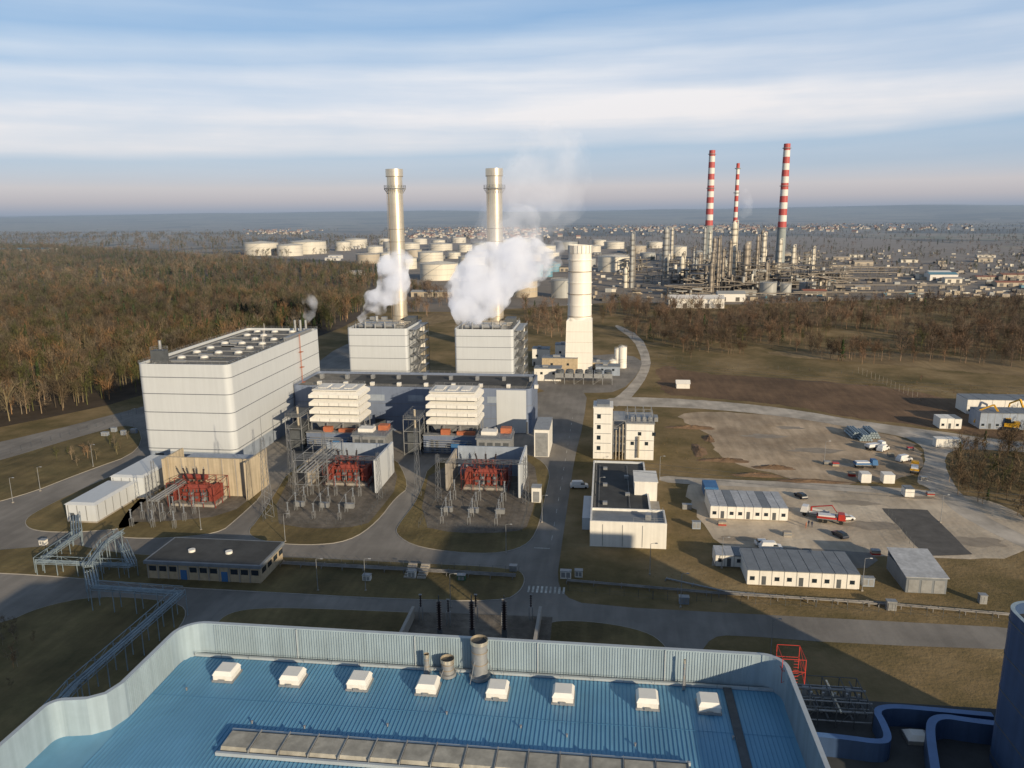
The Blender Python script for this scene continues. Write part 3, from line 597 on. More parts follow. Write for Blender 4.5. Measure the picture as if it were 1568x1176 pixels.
h2=HT(r[0],y0,650); b.box(q[0]+4.5,r[0],y0,y0+14,0,h2,M_white); b.box(q[0]+4.3,r[0]+.2,y0-.2,y0+14.2,h2,h2+.4,M_steel)
for k in range(3): b.box(q[0]+4.6,r[0]-.1,y0-.05,y0-.001,3.2+k*3.3,3.4+k*3.3,M_steel)
for k in range(4): b.box(q[0]+6+k*2.3,q[0]+7.1+k*2.3,y0-.07,y0-.002,5+(k%2)*3.3,6.2+(k%2)*3.3,M_glass)
b.frame(q[0]+.3,q[0]+4.2,y0,y0+12,0,h2+1,1,2,5,M_steel,.13,floors=M_steel); b.rail(rr(q[0]+4.5,r[0],y0,y0+14),h2+.4,M_steel)
for k in range(5): b.box(q[0]+6+k*1.9,q[0]+7.2+k*1.9,y0+2,y0+6,h2+.4,h2+1.8,M_steel)
b.frame(q[0]+5,r[0]-.5,y0+1,y0+12,h2+.4,h2+3.4,3,2,1,M_steel,.08)
for k in range(3): b.cyl((q[0]+1.2+k*1.1,y0-.4,0),(q[0]+1.2+k*1.1,y0-.4,h2-2+k),.22,M_stack,n=8)
b.cyl((r[0]-5,y0-.8,1),(r[0]-5,y0-.8,h2-4),.35,M_stack,n=8)
b.build('water_treatment_building')
p=W(903,836);q=W(1020,841); x0,x1,y0=p[0],q[0],(p[1]+q[1])/2; y1=W(912,704,6.2)[1]; b=MB(); clad(b,x0,x1-3.2,y0+9,y1,0,6.0,0,[],M_clad,pr=.6,roof=M_roofdk,cap=M_white)
clad(b,x0,x1,y0,y0+8.95,0,6.6,0,[],M_white,pr=.6,roof=M_roofgr,cap=M_white); b.box(x1-7,x1-1,y0+22,y0+31,0,9,M_white); b.box(x1-7.2,x1-.8,y0+21.8,y0+31.2,9,9.3,M_white); b.box(x1-3.19,x1-.5,y0+9.2,y0+21.5,0,4,M_conc)
for k in range(3): b.box(x0+3+k*4.8,x0+3.15+k*4.8,y0-.05,y0-.001,.2,5.8,M_steel)
for k in range(9): b.box(x0-.06,x0-.001,y0+2+k*5,y0+4.5+k*5,2.6,4.2,M_glass)
b.box(x0-2.2,x0-.06,y0+10,y0+26,0,3.2,M_clad)
b.box(x1-5,x1-3.6,y0+3,y0+5,6.0,7.4,M_steel)
for k in range(5): b.box(x0+3+(k%2)*6,x0+4.2+(k%2)*6,y0+14+k*7,y0+15.2+k*7,5.4,6.1,M_steel)
b.bar((x0+2,y0+12,5.6),(x0+2,y1-3,5.6),.06,M_steel); b.bar((x0+10,y0+12,5.6),(x0+10,y1-3,5.6),.06,M_steel)
for k in range(4): b.bar((x0+1,y0+12+k*10,5.4),(x0+1,y0+12+k*10,8.5),.05,M_steel)
b.rail([(x1-8,y0+.5),(x1-.5,y0+.5),(x1-.5,y0+8)],6.6,M_steel,1,False); b.build('switchgear_building')
def cabins(name,a,c,d,h,n,roof,win=True,mat=M_white):
    p=W(*a);q=W(*c); x0,x1,y0=p[0],q[0],(p[1]+q[1])/2; b=MB(); b.box(x0,x1,y0,y0+d,.25,h,mat)
    b.box(x0+.3,x1-.3,y0+.3,y0+d-.3,0,.249,M_conc)
    for k in range(n):
        xa=x0+(x1-x0)*k/n;xb=x0+(x1-x0)*(k+1)/n; b.box(xa+.06,xb-.06,y0-.2,y0+d+.2,h,h+.16+.03*(k%3),roof if k%4!=2 else M_roofgr)
        b.box(xa-.05,xa+.05,y0-.05,y0-.001,.25,h,M_steel)
        if win:
            if k%3==1: b.box(xa+.5,xa+1.4,y0-.05,y0-.002,.3,2.3,M_steeldk)
            else: b.box(xa+.6,xa+1.6,y0-.05,y0-.002,1.3,2.2,M_glass); b.box(xa+.5,xa+1.7,y0-.09,y0-.002,1.2,1.29,M_white)
    b.build(name)
M_cabroof=mk('cabin_roof',(.44,.46,.49),.6,0,.2,.2,streak=.2)
cabins('site_office_cabins',(1087,794),(1206,799),12,3.6,9,M_cabroof)
cabins('storage_building',(1143,895),(1316,905),11,3.6,9,M_roofgr)
cabins('site_container',(1095,868),(1138,870),5,2.9,3,M_cabroof)
cabins('site_container',(1078,760),(1100,762),6,2.8,1,M_blue,mat=M_blue)
p=W(1386,907); b=MB(); x0,y0=p; x1=x0+8.2; y1=y0+11.5; b.box(x0,x1,y0,y1,0,3.6,M_roofgr)
b.add([(x0-.3,y0-.3,3.6),(x1+.3,y0-.3,3.6),(x1+.3,y1+.3,4.9),(x0-.3,y1+.3,4.9),(x0-.3,y0-.3,3.75),(x1+.3,y0-.3,3.75),(x1+.3,y1+.3,5.05),(x0-.3,y1+.3,5.05)],[(3,2,1,0),(4,5,6,7),(0,1,5,4),(1,2,6,5),(2,3,7,6),(3,0,4,7)],M_cabroof)
for k in range(3): b.box(x0+.5+k*2.6,x0+2.6+k*2.6,y0-.05,y0-.001,.1,3,M_steel)
b.box(x0,x1,y1-.5,y1,3.6,4.8,M_roofgr); b.build('tool_shed')
cabins('site_office_cabins',(1490,652),(1600,665),9,6.2,8,M_roofgr,mat=M_base); cabins('site_container',(1435,655),(1475,660),6,4,3,M_white); cabins('site_container',(1475,632),(1640,640),10,6,8,M_roofgr,mat=M_white)
cabins('site_container',(1318,740),(1334,741),3,2.8,1,M_white,False); cabins('site_container',(1352,741),(1370,742),3,2.8,1,M_white,False); cabins('site_container',(1436,688),(1466,684),3,3,2,M_white,False); cabins('site_container',(1385,762),(1400,763),3,2.6,1,M_roofgr,False)
for uv,w_,d_,h_ in(((814,770),2.6,3,4.4),((818,700),5.0,16,9.5)):
    x,y=W(*uv); b=MB(); b.box(x,x+w_,y,y+d_,.15,h_,M_white); b.box(x-.1,x+w_+.1,y-.1,y+d_+.1,h_,h_+.2,M_steel); b.box(x+.4,x+w_-.4,y-.05,y-.001,.3,h_-1,M_steel); b.build('equipment_kiosk')
# ---------------------------------------------------------------- foreground hall with blue roof
RZ=22.0; PT=26.6; RX=22.6
b=MB()
def arc(cx,cy,r,a0,a1,n=8): return [(cx+r*math.cos(math.radians(a0+(a1-a0)*i/n)),cy+r*math.sin(math.radians(a0+(a1-a0)*i/n))) for i in range(n+1)]
oo=[(-62,10),(RX,10)]+arc(RX-3.,86.2,3.,0,90)+arc(-52.5,85.8,3.5,90,180)+[(-56,75),(-56.6,73),(-58,72),(-60,71.6)]+arc(-60,69.6,2,90,180)
ii=inset(oo,.55)
b.prism(oo,0,RZ,M_parblue,M_blueroof)
b.ringwall(oo,ii,RZ,PT,M_parblue,M_parcap)
x=-51.5
while x<18.8: b.box(x,x+.10,88.58,88.64,RZ,PT-.15,M_parblue); x+=.34
y=40
while y<85: b.box(RX-.62,RX-.56,y,y+.10,RZ,PT-.15,M_parblue); y+=.34
y=75.5
while y<85: b.box(-55.44,-55.38,y,y+.10,RZ,PT-.15,M_parblue); y+=.34
for x in(-40,-24,-8,8): b.box(x,x+.12,88.5,88.64,RZ,PT-.05,M_parcap)
b.build('blue_roof_hall')
b=MB(); x=-55.2
while x<RX-1:
    b.box(x,x+.05,30,88.4,RZ+.001,RZ+.07,M_blueseam); x+=.5
for yy in(58,79.5): b.box(-55.3,RX-.8,yy,yy+.06,RZ+.07,RZ+.09,M_blueseam)
b.box(15.2,16.2,30,88.2,RZ+.07,RZ+.28,M_steeldk)
b.box(-55.2,RX-1,88.0,88.4,RZ+.07,RZ+.4,M_parcap)
for k in range(20): b.bar((-54+k*3.8,87.6,RZ+.4),(-54+k*3.8,87.6,RZ+.9),.03,M_steeldk)
b.bar((-54,87.6,RZ+.9),(RX-2,87.6,RZ+.9),.025,M_steeldk)
b.build('roof_sheeting')
for u,v in((352,1020),(452,1027),(553,1034),(657,1041),(763,1048),(863,1056),(991,1065),(1085,1071)):
    x,y=W(u,v,RZ+1); y=84.0; b=MB(); s=1.25; b.box(x-s-.15,x+s+.15,y-s-.15,y+s+.15,RZ+.02,RZ+.3,M_steel); b.box(x-s,x+s,y-s,y+s,RZ+.3,RZ+.95,M_white); b.frus(x-s-.08,x+s+.08,y-s-.08,y+s+.08,RZ+.95,x-s*.82,x+s*.82,y-s*.82,y+s*.82,RZ+1.45,M_sky)
    b.box(x-s*.3,x+s*.3,y-s-.3,y-s-.16,RZ+.2,RZ+.5,M_steel); b.build('roof_skylight')
b=MB(); n=15; xa,xb=-41.5,9.5
for k in range(n):
    x0=xa+(xb-xa)*k/n; x1=xa+(xb-xa)*(k+1)/n-.08
    b.frus(x0,x1,70.,73.4,RZ+.12,x0+.05,x1-.05,70.4,73.0,RZ+.75,M_ridge)
    b.box(x1,x1+.08,69.9,73.5,RZ+.12,RZ+.85,M_steel)
b.box(xa-.3,xb+.3,69.6,69.9,RZ+.1,RZ+.5,M_parcap); b.box(xa-.3,xb+.3,73.5,73.8,RZ+.1,RZ+.5,M_parcap); b.build('ridge_rooflight')
def roofpipe(u,v,r,h,name='roof_exhaust_pipe'):
    x,y=W(u,v,RZ); y=min(y,87.3); b=MB(); b.cyl((x,y,RZ+.1),(x,y,RZ+.5),r*1.35,M_steel,n=18); b.cyl((x,y,RZ+.4),(x,y,RZ+h-.5),r,M_steel,n=20,cap=False); b.cyl((x,y,RZ+h-.5),(x,y,RZ+h),r*1.12,M_stack,n=20,cap=False); b.cyl((x,y,RZ+h-.4),(x,y,RZ+h-.35),r,M_roofdk,n=20)
    for k in(.4,.7): b.cyl((x,y,RZ+h*k),(x,y,RZ+h*k+.1),r*1.07,M_ring,n=18)
    for a in(0,2.1,4.2): b.bar((x+r*2*math.cos(a),y+r*2*math.sin(a),RZ+.1),(x+r*math.cos(a),y+r*math.sin(a),RZ+h*.5),.04,M_steel)
    b.build(name)
roofpipe(737,1030,1.0,5.4); roofpipe(686,1034,.8,2.5); roofpipe(658,1022,.32,2.9); roofpipe(1045,1047,.12,4.2)
b=MB(); b.frame(RX-.9,RX+1.8,86.4,89.6,PT-2.2,PT+1.0,1,1,2,M_red,.05,brace=True)
for k in range(8): b.bar((RX+.4,86.4,PT-2+k*.4),(RX+1,86.4,PT-2+k*.4),.03,M_red)
b.build('access_ladder_cage')
b=MB()
for k in range(9):
    x=-50+k*8+random.uniform(-2,2);y=random.uniform(75,81); b.cyl((x,y,RZ+.05),(x,y,RZ+.35),.09,M_steel,n=8); b.cyl((x,y,RZ+.35),(x,y,RZ+.42),.15,M_steel,n=8)
b.build('roof_vent')
M_capn=mk('parapet_cap_navy',(.10,.19,.38),.4,.1)
def wallpath(b,pts,th,z0,z1,mat,cap):
    pts=[Vector(p) for p in pts]; L=[];R=[]
    for k in range(len(pts)):
        d=(pts[min(k+1,len(pts)-1)]-pts[max(k-1,0)]).normalized(); n=Vector((-d.y,d.x))*th/2; L.append(pts[k]+n); R.append(pts[k]-n)
    b.prism(ccw([(v.x,v.y) for v in L+R[::-1]]),z0,z1,mat,cap)
def openchaik(p,it=2):
    for _ in range(it):
        q=[p[0]]
        for i in range(len(p)-1):
            a=p[i];c=p[i+1]; q+= [(a[0]*.75+c[0]*.25,a[1]*.75+c[1]*.25),(a[0]*.25+c[0]*.75,a[1]*.25+c[1]*.75)]
        p=q+[p[-1]]
    return p
b=MB(); AZ=15.0
b.prism([(RX+1.9,20),(75,20),(75,98),(RX+1.9,98)],0,AZ,M_navy,M_roofdk)
pa=openchaik([W(u,v,AZ+2.6) for u,v in((1222,1122),(1290,1128),(1345,1136),(1362,1132),(1352,1105),(1340,1086),(1365,1080),(1430,1086),(1520,1094))])
wallpath(b,pa,.9,AZ,AZ+2.6,M_navy,M_capn)
pb=openchaik([W(u,v,AZ+2.6) for u,v in((1440,1230),(1432,1180),(1424,1125),(1426,1104),(1445,1098),(1480,1104),(1530,1110))])
wallpath(b,pb,1.0,AZ,AZ+2.8,M_navy,M_capn)
x,y=W(1404,1132,AZ); b.box(x-1.5,x+1.5,y-1.2,y+1.2,AZ,AZ+.5,M_steel); b.frus(x-1.4,x+1.4,y-1.1,y+1.1,AZ+.5,x-.8,x+.8,y-.6,y+.6,AZ+1,M_sky)
for k in range(5): b.box(48+k*3,48.4+k*3,70,88,AZ,AZ+.15,M_steel)
b.build('annex_building')
p=W(1532,918,35); b=MB(); x0,y1=p[0],p[1]; clad(b,x0,x0+40,y1-26,y1,0,35,3,[16+k*4.4 for k in range(5)],M_navy,pr=1.4,roof=M_roofdk,jt=M_steeldk,cap=M_parblue); b.build('boiler_building')
b=MB(); x0,y0=W(1226,1118,AZ)
b.frame(x0,x0+9,y0+1,y0+8,AZ,AZ+2.8,4,3,1,M_steeldk,.07)
for k in range(8): b.cyl((x0-.5,y0+1.2+k*.9,AZ+.8+(k%3)*.8),(x0+9.5,y0+1.2+k*.9,AZ+.8+(k%3)*.8),.10+.06*(k%2),M_steel,n=8)
for k in range(6): b.cyl((x0+.6+k*1.5,y0+1,AZ+1.2+(k%2)),(x0+.6+k*1.5,y0+8,AZ+1.2+(k%2)),.13,M_stack if k%3==0 else M_steeldk,n=8); b.cyl((x0+.6+k*1.5,y0+4,AZ),(x0+.6+k*1.5,y0+4,AZ+3),.16,M_steel,n=8)
for k in range(3): b.cyl((x0+2+k*2.6,y0+6,AZ),(x0+2+k*2.6,y0+6,AZ+2.4),.6,M_steel,n=14)
b.build('process_piping')
sheet('annex_yard',[(RX+1.9,98.1),(75,98.1),(75,114),(RX+1.9,114)],.16,M_sub,0,True)
b=MB()
for u in(672,722,772):
    x,y=W(u,930,12); z0=HT(x,y,948); z1=HT(x,y,921); b.insul((x,y,z0-2),(x,y,z1),.42,M_insul,12); b.cyl((x,y,z1),(x,y,z1+1.2),.09,M_steeldk,n=6); b.cyl((x,y,4.5),(x,y,z0-2),.5,M_steeldk,n=10)
    b.box(x-2.6,x+2.6,y-1.2,y+2.5,0.2,4.5,M_steeldk)
    for k in range(6): b.box(x-2.6+k,x-2.4+k,y-1.8,y-1.2,.6,4,M_steel)
b.build('power_transformer')
for u0 in(632,826):
    b=MB(); x,y=W(u0,948); b.box(x,x+.4,y-18,y,.1,2.6,M_conc); b.box(x-.1,x+.5,y-18.1,y+.1,2.6,2.8,M_kerb); b.build('boundary_wall')
b=MB()
for k in range(5):
    x,y=W(645+k*42,950+(k%2)*8); insul_post(b,x,y,3,5.6,M_insul)
b.build('switchgear')
# ---------------------------------------------------------------- pipe bridges left / low pipelines
def pipeline(name,px,z,n=2,r=.25,sup=6.,gap=.8,mat=M_steel,deck=False):
    pts=[Vector(W(*q)) for q in px]; b=MB()
    for k in range(len(pts)-1):
        a,c=pts[k],pts[k+1];d=(c-a);L=d.length;d.normalize();nn=Vector((-d.y,d.x))
        for i in range(n):
            o=nn*((i-(n-1)/2)*gap); b.cyl((a.x+o.x,a.y+o.y,z),(c.x+o.x,c.y+o.y,z),r,mat,n=8)
        for q in range(int(L/sup)+1):
            p=a+d*min(L,q*sup); wd=(n*gap)/2+.2
            for s_ in(-1,1): b.bar((p.x+nn.x*wd*s_,p.y+nn.y*wd*s_,0),(p.x+nn.x*wd*s_,p.y+nn.y*wd*s_,z+(.9 if deck else .1)),.1,mat)
            b.bar((p.x-nn.x*wd,p.y-nn.y*wd,z-r-.1),(p.x+nn.x*wd,p.y+nn.y*wd,z-r-.1),.1,mat)
        if deck:
            for s_ in(-1,1):
                wd=(n*gap)/2+.2
                for zz in(z-r,z+.9): b.bar((a.x+nn.x*wd*s_,a.y+nn.y*wd*s_,zz),(c.x+nn.x*wd*s_,c.y+nn.y*wd*s_,zz),.08,mat)
                m=int(L/2.5)
                for q in range(m):
                    e0=a+d*(q*L/m)+nn*wd*s_;e1=a+d*((q+1)*L/m)+nn*wd*s_; z0,z1=(z-r,z+.9) if q%2 else (z+.9,z-r); b.bar((e0.x,e0.y,z0),(e1.x,e1.y,z1),.04,mat)
    return b.build(name)
M_pipeb=mk('pipe_bluegrey',(.24,.30,.34),.55,.2,.3,.5)
M_piped=mk('pipe_lagging',(.24,.23,.22),.7,.1,.4,.3)
pipeline('pipe_bridge',[(148,932),(280,942),(120,1090),(60,1160)],5.0,3,.2,5,.6,M_pipeb,True)
pipeline('pipe_bridge',[(142,905),(148,932)],5.0,3,.18,5,.6,M_pipeb,True)
pipeline('pipe_bridge',[(62,878),(120,836),(118,806)],3.0,3,.2,5,.6,M_pipeb,True)
pipeline('pipe_bridge',[(62,878),(205,884),(190,850)],3.0,3,.16,5,.5,M_pipeb,True)
pipeline('pipe_bridge',[(140,905),(165,868),(190,850)],6.0,3,.18,5,.5,M_pipeb,True)
pipeline('low_pipeline',[(432,866),(620,876),(790,886)],.8,3,.15,5,.6,M_piped)
pipeline('low_pipeline',[(868,892),(1100,912),(1330,926),(1560,946)],.6,2,.16,6,.6,M_piped)
pipeline('low_pipeline',[(1020,888),(1110,908),(1250,920),(1370,930)],.4,1,.2,6,.7,M_steel)
def lowobj(name,uv,w_,d_,h_,mat,lid=M_steel):
    x,y=W(*uv); b=MB(); b.box(x,x+w_,y,y+d_,0,h_,mat); b.box(x-.08,x+w_+.08,y-.08,y+d_+.08,h_,h_+.12,lid); b.box(x+.2,x+w_*.45,y-.04,y,.3,h_-.2,lid); b.box(x+w_*.55,x+w_-.2,y-.04,y,.3,h_-.2,lid); b.build(name)
for uv in((624,886),(780,876),(880,884),(935,800),(1358,935),(1500,925),(1320,898),(980,820),(858,886),(155,668),(170,662),(185,667),(200,664),(555,890),(700,890),(1040,925),(60,835),(1045,780),(1060,810)): lowobj('utility_cabinet',uv,random.uniform(1.2,2.6),1.2,random.uniform(1.2,2),random.choice([M_steel,M_base,M_green,M_white]))
b=MB(); x,y=W(618,886)
for k in range(6): b.box(x,x+2,y+k*.9,y+k*.9+.5,.17,.5+.2*k,M_conc); b.box(x+3,x+5,y+k*.9,y+k*.9+.5,.17,.5+.2*k,M_conc)
b.build('concrete_steps')
def lamp(u,v,h=7.5,arm=1.):
    x,y=W(u,v); b=MB(); b.cyl((x,y,0),(x,y,h),.09,M_steel,r1=.05,n=8); b.cyl((x,y,h),(x+arm,y,h+.2),.04,M_steel,n=6); b.frus(x+arm-.1,x+arm+.55,y-.13,y+.13,h+.1,x+arm,x+arm+.45,y-.08,y+.08,h+.26,M_steel); b.box(x-.2,x+.2,y-.2,y+.2,0,.3,M_conc); b.build('street_lamp')
for uv in((437,830),(487,905),(775,848),(62,752),(143,715),(1262,710),(995,880),(1042,930),(308,812),(690,930),(918,770),(1105,870),(1320,905),(1180,1005),(20,770),(560,905),(205,655),(1010,735),(1440,800),(830,800)): lamp(*uv)
def wire(a,c,sag=1.5,n=14,r=.035):
    b=MB(); a=Vector(a);c=Vector(c); q=None
    for k in range(n+1):
        t=k/n;p=a+(c-a)*t-Vector((0,0,sag*4*t*(1-t)))
        if q is not None: b.cyl(q,p,r,M_steeldk,n=3,smooth=False,cap=False)
        q=p
    return b.build('power_line')
for k in range(3):
    wire((2,300-k*3,24),(230,262-k*5,22-k),3); wire((5,200-k*4,15),(215,180-k*3,17),4)
    wire((-100,205,12),(*W(411,792),24-k*2),1.5)
# ---------------------------------------------------------------- vehicles & people
def car(u,v,ang,mat,kind='car'):
    x,y=W(u,v); b=MB(); L,Wd,h=(4.4,1.8,.78) if kind=='car' else (5.4,2.0,1.0)
    prof=[(-L/2,.32),(L/2-.1,.32),(L/2,.6),(L/2-.15,.82*h/.78),(L/2-1.0,.95*h/.78),(-L/2+.1,1.0*h/.78),(-L/2,.7)]
    vs=[(px,-Wd/2,pz) for px,pz in prof]+[(px,Wd/2,pz) for px,pz in prof]; n=len(prof)
    b.add(vs,[tuple(range(n)),tuple(range(2*n-1,n-1,-1))]+[(i,n+i,n+(i+1)%n,(i+1)%n) for i in range(n)],mat)
    t=1.45 if kind=='car' else 2.1; z0=.95*h/.78; xf=L/2-1.05; xr=-L/2+.25
    b.frus(xr,xf,-Wd/2+.08,Wd/2-.08,z0,xr+.35,xf-.75,-Wd/2+.22,Wd/2-.22,t,M_glass if kind=='car' else mat); b.frus(xr+.35,xf-.75,-Wd/2+.2,Wd/2-.2,t,xr+.45,xf-.85,-Wd/2+.3,Wd/2-.3,t+.06,mat)
    if kind!='car': b.frus(xf-1.3,xf+.03,-Wd/2+.06,Wd/2-.06,z0+.02,xf-1.2,xf-.6,-Wd/2+.19,Wd/2-.19,t-.25,M_glass)
    for sx in(-L/2+.8,L/2-.85):
        for sy in(-1,1): b.cyl((sx,sy*(Wd/2-.2),.34),(sx,sy*(Wd/2+.02),.34),.34,M_tyre,n=14)
    b.build('parked_car' if kind=='car' else 'parked_van',(x,y,.06),ang,False)
car(887,747,.1,M_carw,'van'); car(1180,842,.05,M_carw,'van'); car(1286,822,2.0,M_card); car(1226,762,1.9,M_card); car(1384,706,.5,M_carw,'van'); car(1352,690,.8,M_carw,'van'); car(1295,796,.2,M_carw); car(1170,835,.1,M_carw)
def truck(u,v,ang,mat,boom=False):
    x,y=W(u,v); b=MB(); b.box(-3.4,3.2,-1.0,1.0,.8,1.05,M_steeldk); b.frus(1.6,3.5,-1.15,1.15,1.05,1.7,3.2,-1.05,1.05,2.7,mat); b.frus(2.6,3.52,-1.0,1.0,1.7,2.7,3.3,-.95,.95,2.5,M_glass)
    b.box(-3.5,1.3,-1.2,1.2,1.06,1.25,M_steel)
    for s_ in(-1,1): b.box(-3.5,1.3,s_*1.2-.04,s_*1.2+.04,1.25,1.8,mat)
    b.box(-3.54,-3.46,-1.2,1.2,1.25,1.8,mat)
    for sx in(-2.6,-1.4,2.4):
        for sy in(-1,1): b.cyl((sx,sy*.8,.5),(sx,sy*1.15,.5),.5,M_tyre,n=14)
    if boom: b.cyl((.9,0,1.2),(.9,0,2.6),.25,M_redv,n=10); b.bar((.9,0,2.6),(-4.2,.2,4.0),.18,M_redv); b.bar((-4.2,.2,4.0),(-5.6,.2,2.2),.12,M_redv)
    else: b.box(-3.2,.9,-1,1,1.26,2.1,M_carw)
    b.build('flatbed_truck',(x,y,.06),ang,False)
truck(1247,791,2.7,M_carw,True); truck(1272,800,-.2,M_redv); truck(1340,688,.4,M_carw); truck(1325,716,.1,M_blue); truck(1400,722,1.2,M_yel)
def digger(u,v,ang):
    x,y=W(u,v); b=MB()
    for s_ in(-1,1):
        b.box(-2,2,s_*1.3-.3,s_*1.3+.3,.1,.9,M_tyre); b.cyl((-2,s_*1.3-.3,.5),(-2,s_*1.3+.3,.5),.4,M_tyre,n=12); b.cyl((2,s_*1.3-.3,.5),(2,s_*1.3+.3,.5),.4,M_tyre,n=12)
    b.box(-2.2,1.5,-1.4,1.4,1.1,2.2,M_yel); b.box(-2.4,-1,-1.4,1.4,2.2,2.7,M_yel); b.frus(-.2,1.5,.2,1.4,2.2,0,1.2,.3,1.3,3.5,M_glass); b.box(-.1,1.3,.25,1.35,3.5,3.6,M_yel)
    b.bar((1.3,-.4,2),(4.5,-.4,7),.35,M_yel); b.bar((4.5,-.4,7),(8,-.4,5),.28,M_yel); b.bar((8,-.4,5),(8.6,-.4,2.4),.22,M_yel); b.frus(8,9.2,-1,.3,1.2,7.9,8.9,-1,.3,2.4,M_yel); b.bar((2,-.4,2.4),(3.6,-.4,6),.12,M_steel)
    ob=b.build('excavator',(x,y,.05),ang,False); ob.scale=(1.25,1.25,1.25)
digger(1545,658,2.8); digger(1575,652,1.9)
def person(u,v,ang,mat=M_cloth):
    x,y=W(u,v); me=bpy.data.meshes.new('person')
    J=[(0,0,.95),(0,0,1.2),(0,0,1.45),(0,0,1.56),(0,.02,1.68),(0,.01,1.76),(.2,0,1.42),(.27,.02,1.15),(.25,.12,.9),(-.2,0,1.42),(-.27,.0,1.15),(-.25,.1,.9),(.1,0,.9),(.12,.04,.5),(.12,-.03,.08),(.12,.14,.04),(-.1,0,.9),(-.13,.02,.5),(-.14,-.05,.08),(-.14,.12,.04)]
    E=[(0,1),(1,2),(2,3),(3,4),(4,5),(2,6),(6,7),(7,8),(2,9),(9,10),(10,11),(0,12),(12,13),(13,14),(14,15),(0,16),(16,17),(17,18),(18,19)]
    R=[.15,.15,.15,.06,.11,.07,.075,.05,.035,.075,.05,.035,.1,.07,.045,.04,.1,.07,.045,.04]
    me.from_pydata(J,E,[]); ob=bpy.data.objects.new('person',me); sc.collection.objects.link(ob)
    md=ob.modifiers.new('skin','SKIN')
    if not me.skin_vertices: me.skin_vertices.new()
    for i,r in enumerate(R): me.skin_vertices[0].data[i].radius=(r,r*.8)
    me.skin_vertices[0].data[0].use_root=True
    ob.modifiers.new('sub','SUBSURF').levels=1; me.materials.append(mat); ob.location=(x,y,.05); ob.rotation_euler=(0,0,ang)
person(1238,806,.4); person(1243,808,2.6); person(1234,809,1.0,M_orange)
for uv in((1305,672),(1318,676),(1330,672)):
    x,y=W(*uv); b=MB()
    for r_ in range(3):
        for k in range(5-r_): b.cyl((x+k*.9+r_*.45,y,.5+r_*.78),(x+k*.9+r_*.45,y+9,.5+r_*.78),.42,M_pipeb,n=10)
    b.build('pipe_stack')
for uv in((1262,712),(1275,714),(1410,736),(1300,730),(1200,822),(1335,850),(1100,805),(1230,850),(1190,780),(1390,690),(1360,700),(1420,760)):
    x,y=W(*uv); b=MB()
    for k in range(3): b.box(x,x+2.0,y,y+1.4,.05+k*.4,.35+k*.4,random.choice([M_tan,M_redv,M_steel,M_conc,M_steeldk]))
    b.build('material_pallet')
M_soil=mk('spoil_soil',(.20,.13,.08),.95,0,.3,.5,bump=.5)
def mound(u,v,rx,ry,h):
    x,y=W(u,v); b=MB(); n=26;R=7;vs=[(x,y,h)];fs=[]
    for i in range(1,R+1):
        for k in range(n):
            a=2*math.pi*k/n;f=i/R; rr_=f*(1+.15*math.sin(3*a+u)+.1*math.sin(7*a+v)); vs.append((x+rx*rr_*math.cos(a),y+ry*rr_*math.sin(a),h*(1-f)**1.1*(1+.45*random.uniform(-1,1))-(.05 if i==R else 0)))
    for k in range(n): fs.append((0,1+k,1+(k+1)%n))
    for i in range(R-1):
        for k in range(n): fs.append((1+i*n+k,1+(i+1)*n+k,1+(i+1)*n+(k+1)%n,1+i*n+(k+1)%n))
    b.add(vs,fs,M_soil,True); b.build('soil_mound')
for m_ in((1185,716,7,2.5,.9),(1060,655,10,2.5,.9),(1110,705,9,2.5,.8),(1160,728,8,2,.9),(1240,737,12,2,.7),(1070,690,2.5,8,.8),(1085,672,2,5,.9)): mound(*m_)
def fence(px,h=2.,step=3.,name='wire_fence',mat=M_steeldk):
    pts=[Vector(W(*q)) for q in px]; b=MB()
    for k in range(len(pts)-1):
        a,c=pts[k],pts[k+1];L=(c-a).length
        for q in range(int(L/step)+1): p=a+(c-a)*(q*step/L); b.bar((p.x,p.y,0),(p.x,p.y,h),.05,mat)
        for z in(.3,h*.5,h): b.bar((a.x,a.y,z),(c.x,c.y,z),.012,mat)
    b.build(name)
fence([(1314,572),(1340,582),(1410,615)],3.4,4,mat=M_conc); fence([(985,545),(1100,560),(1316,574)],2,5); fence([(1360,790),(1420,868)],2); fence([(870,905),(1000,918),(1250,930),(1560,955)],2)
fence([(430,858),(800,878)],1.6); fence([(0,700),(215,633)],2.0,4)
x,y=W(1046,595); b=MB(); b.box(x-3,x+3,y,y+5,0,2.2,M_white); b.frus(x-3.3,x+3.3,y-.3,y+5.3,2.2,x-3.3,x+3.3,y+2.4,y+2.6,3.6,M_white); b.build('field_shed')
# ---------------------------------------------------------------- refinery
def tank(u0,u1,vb,vt,mat=M_tankw,dome=.12,name='storage_tank'):
    uc=(u0+u1)/2; x,y=W(uc,vb); a=W(u0,vb);c=W(u1,vb); r=math.hypot(a[0]-c[0],a[1]-c[1])/2; y+=r*.6; h=max(5,HT(x,y-r,vt)); b=MB()
    b.cyl((x,y,0),(x,y,h),r,mat,n=40,cap=False); b.cyl((x,y,h),(x,y,h+r*dome),r,mat,r1=r*.05,n=40)
    for k in(.33,.66,.98): b.cyl((x,y,h*k),(x,y,h*k+.35),r+.18,M_tankg,n=40)
    for i in range(16):
        t0=math.radians(-150+i*5);t1=math.radians(-150+(i+1)*5); b.bar((x+(r+.7)*math.cos(t0),y+(r+.7)*math.sin(t0),h*i/16),(x+(r+.7)*math.cos(t1),y+(r+.7)*math.sin(t1),h*(i+1)/16),.35,M_tankg)
    b.rail([(x+r*math.cos(i*math.pi/12),y+r*math.sin(i*math.pi/12)) for i in range(24)],h,M_tankg,1.4,step=12,r=.12)
    b.build(name)
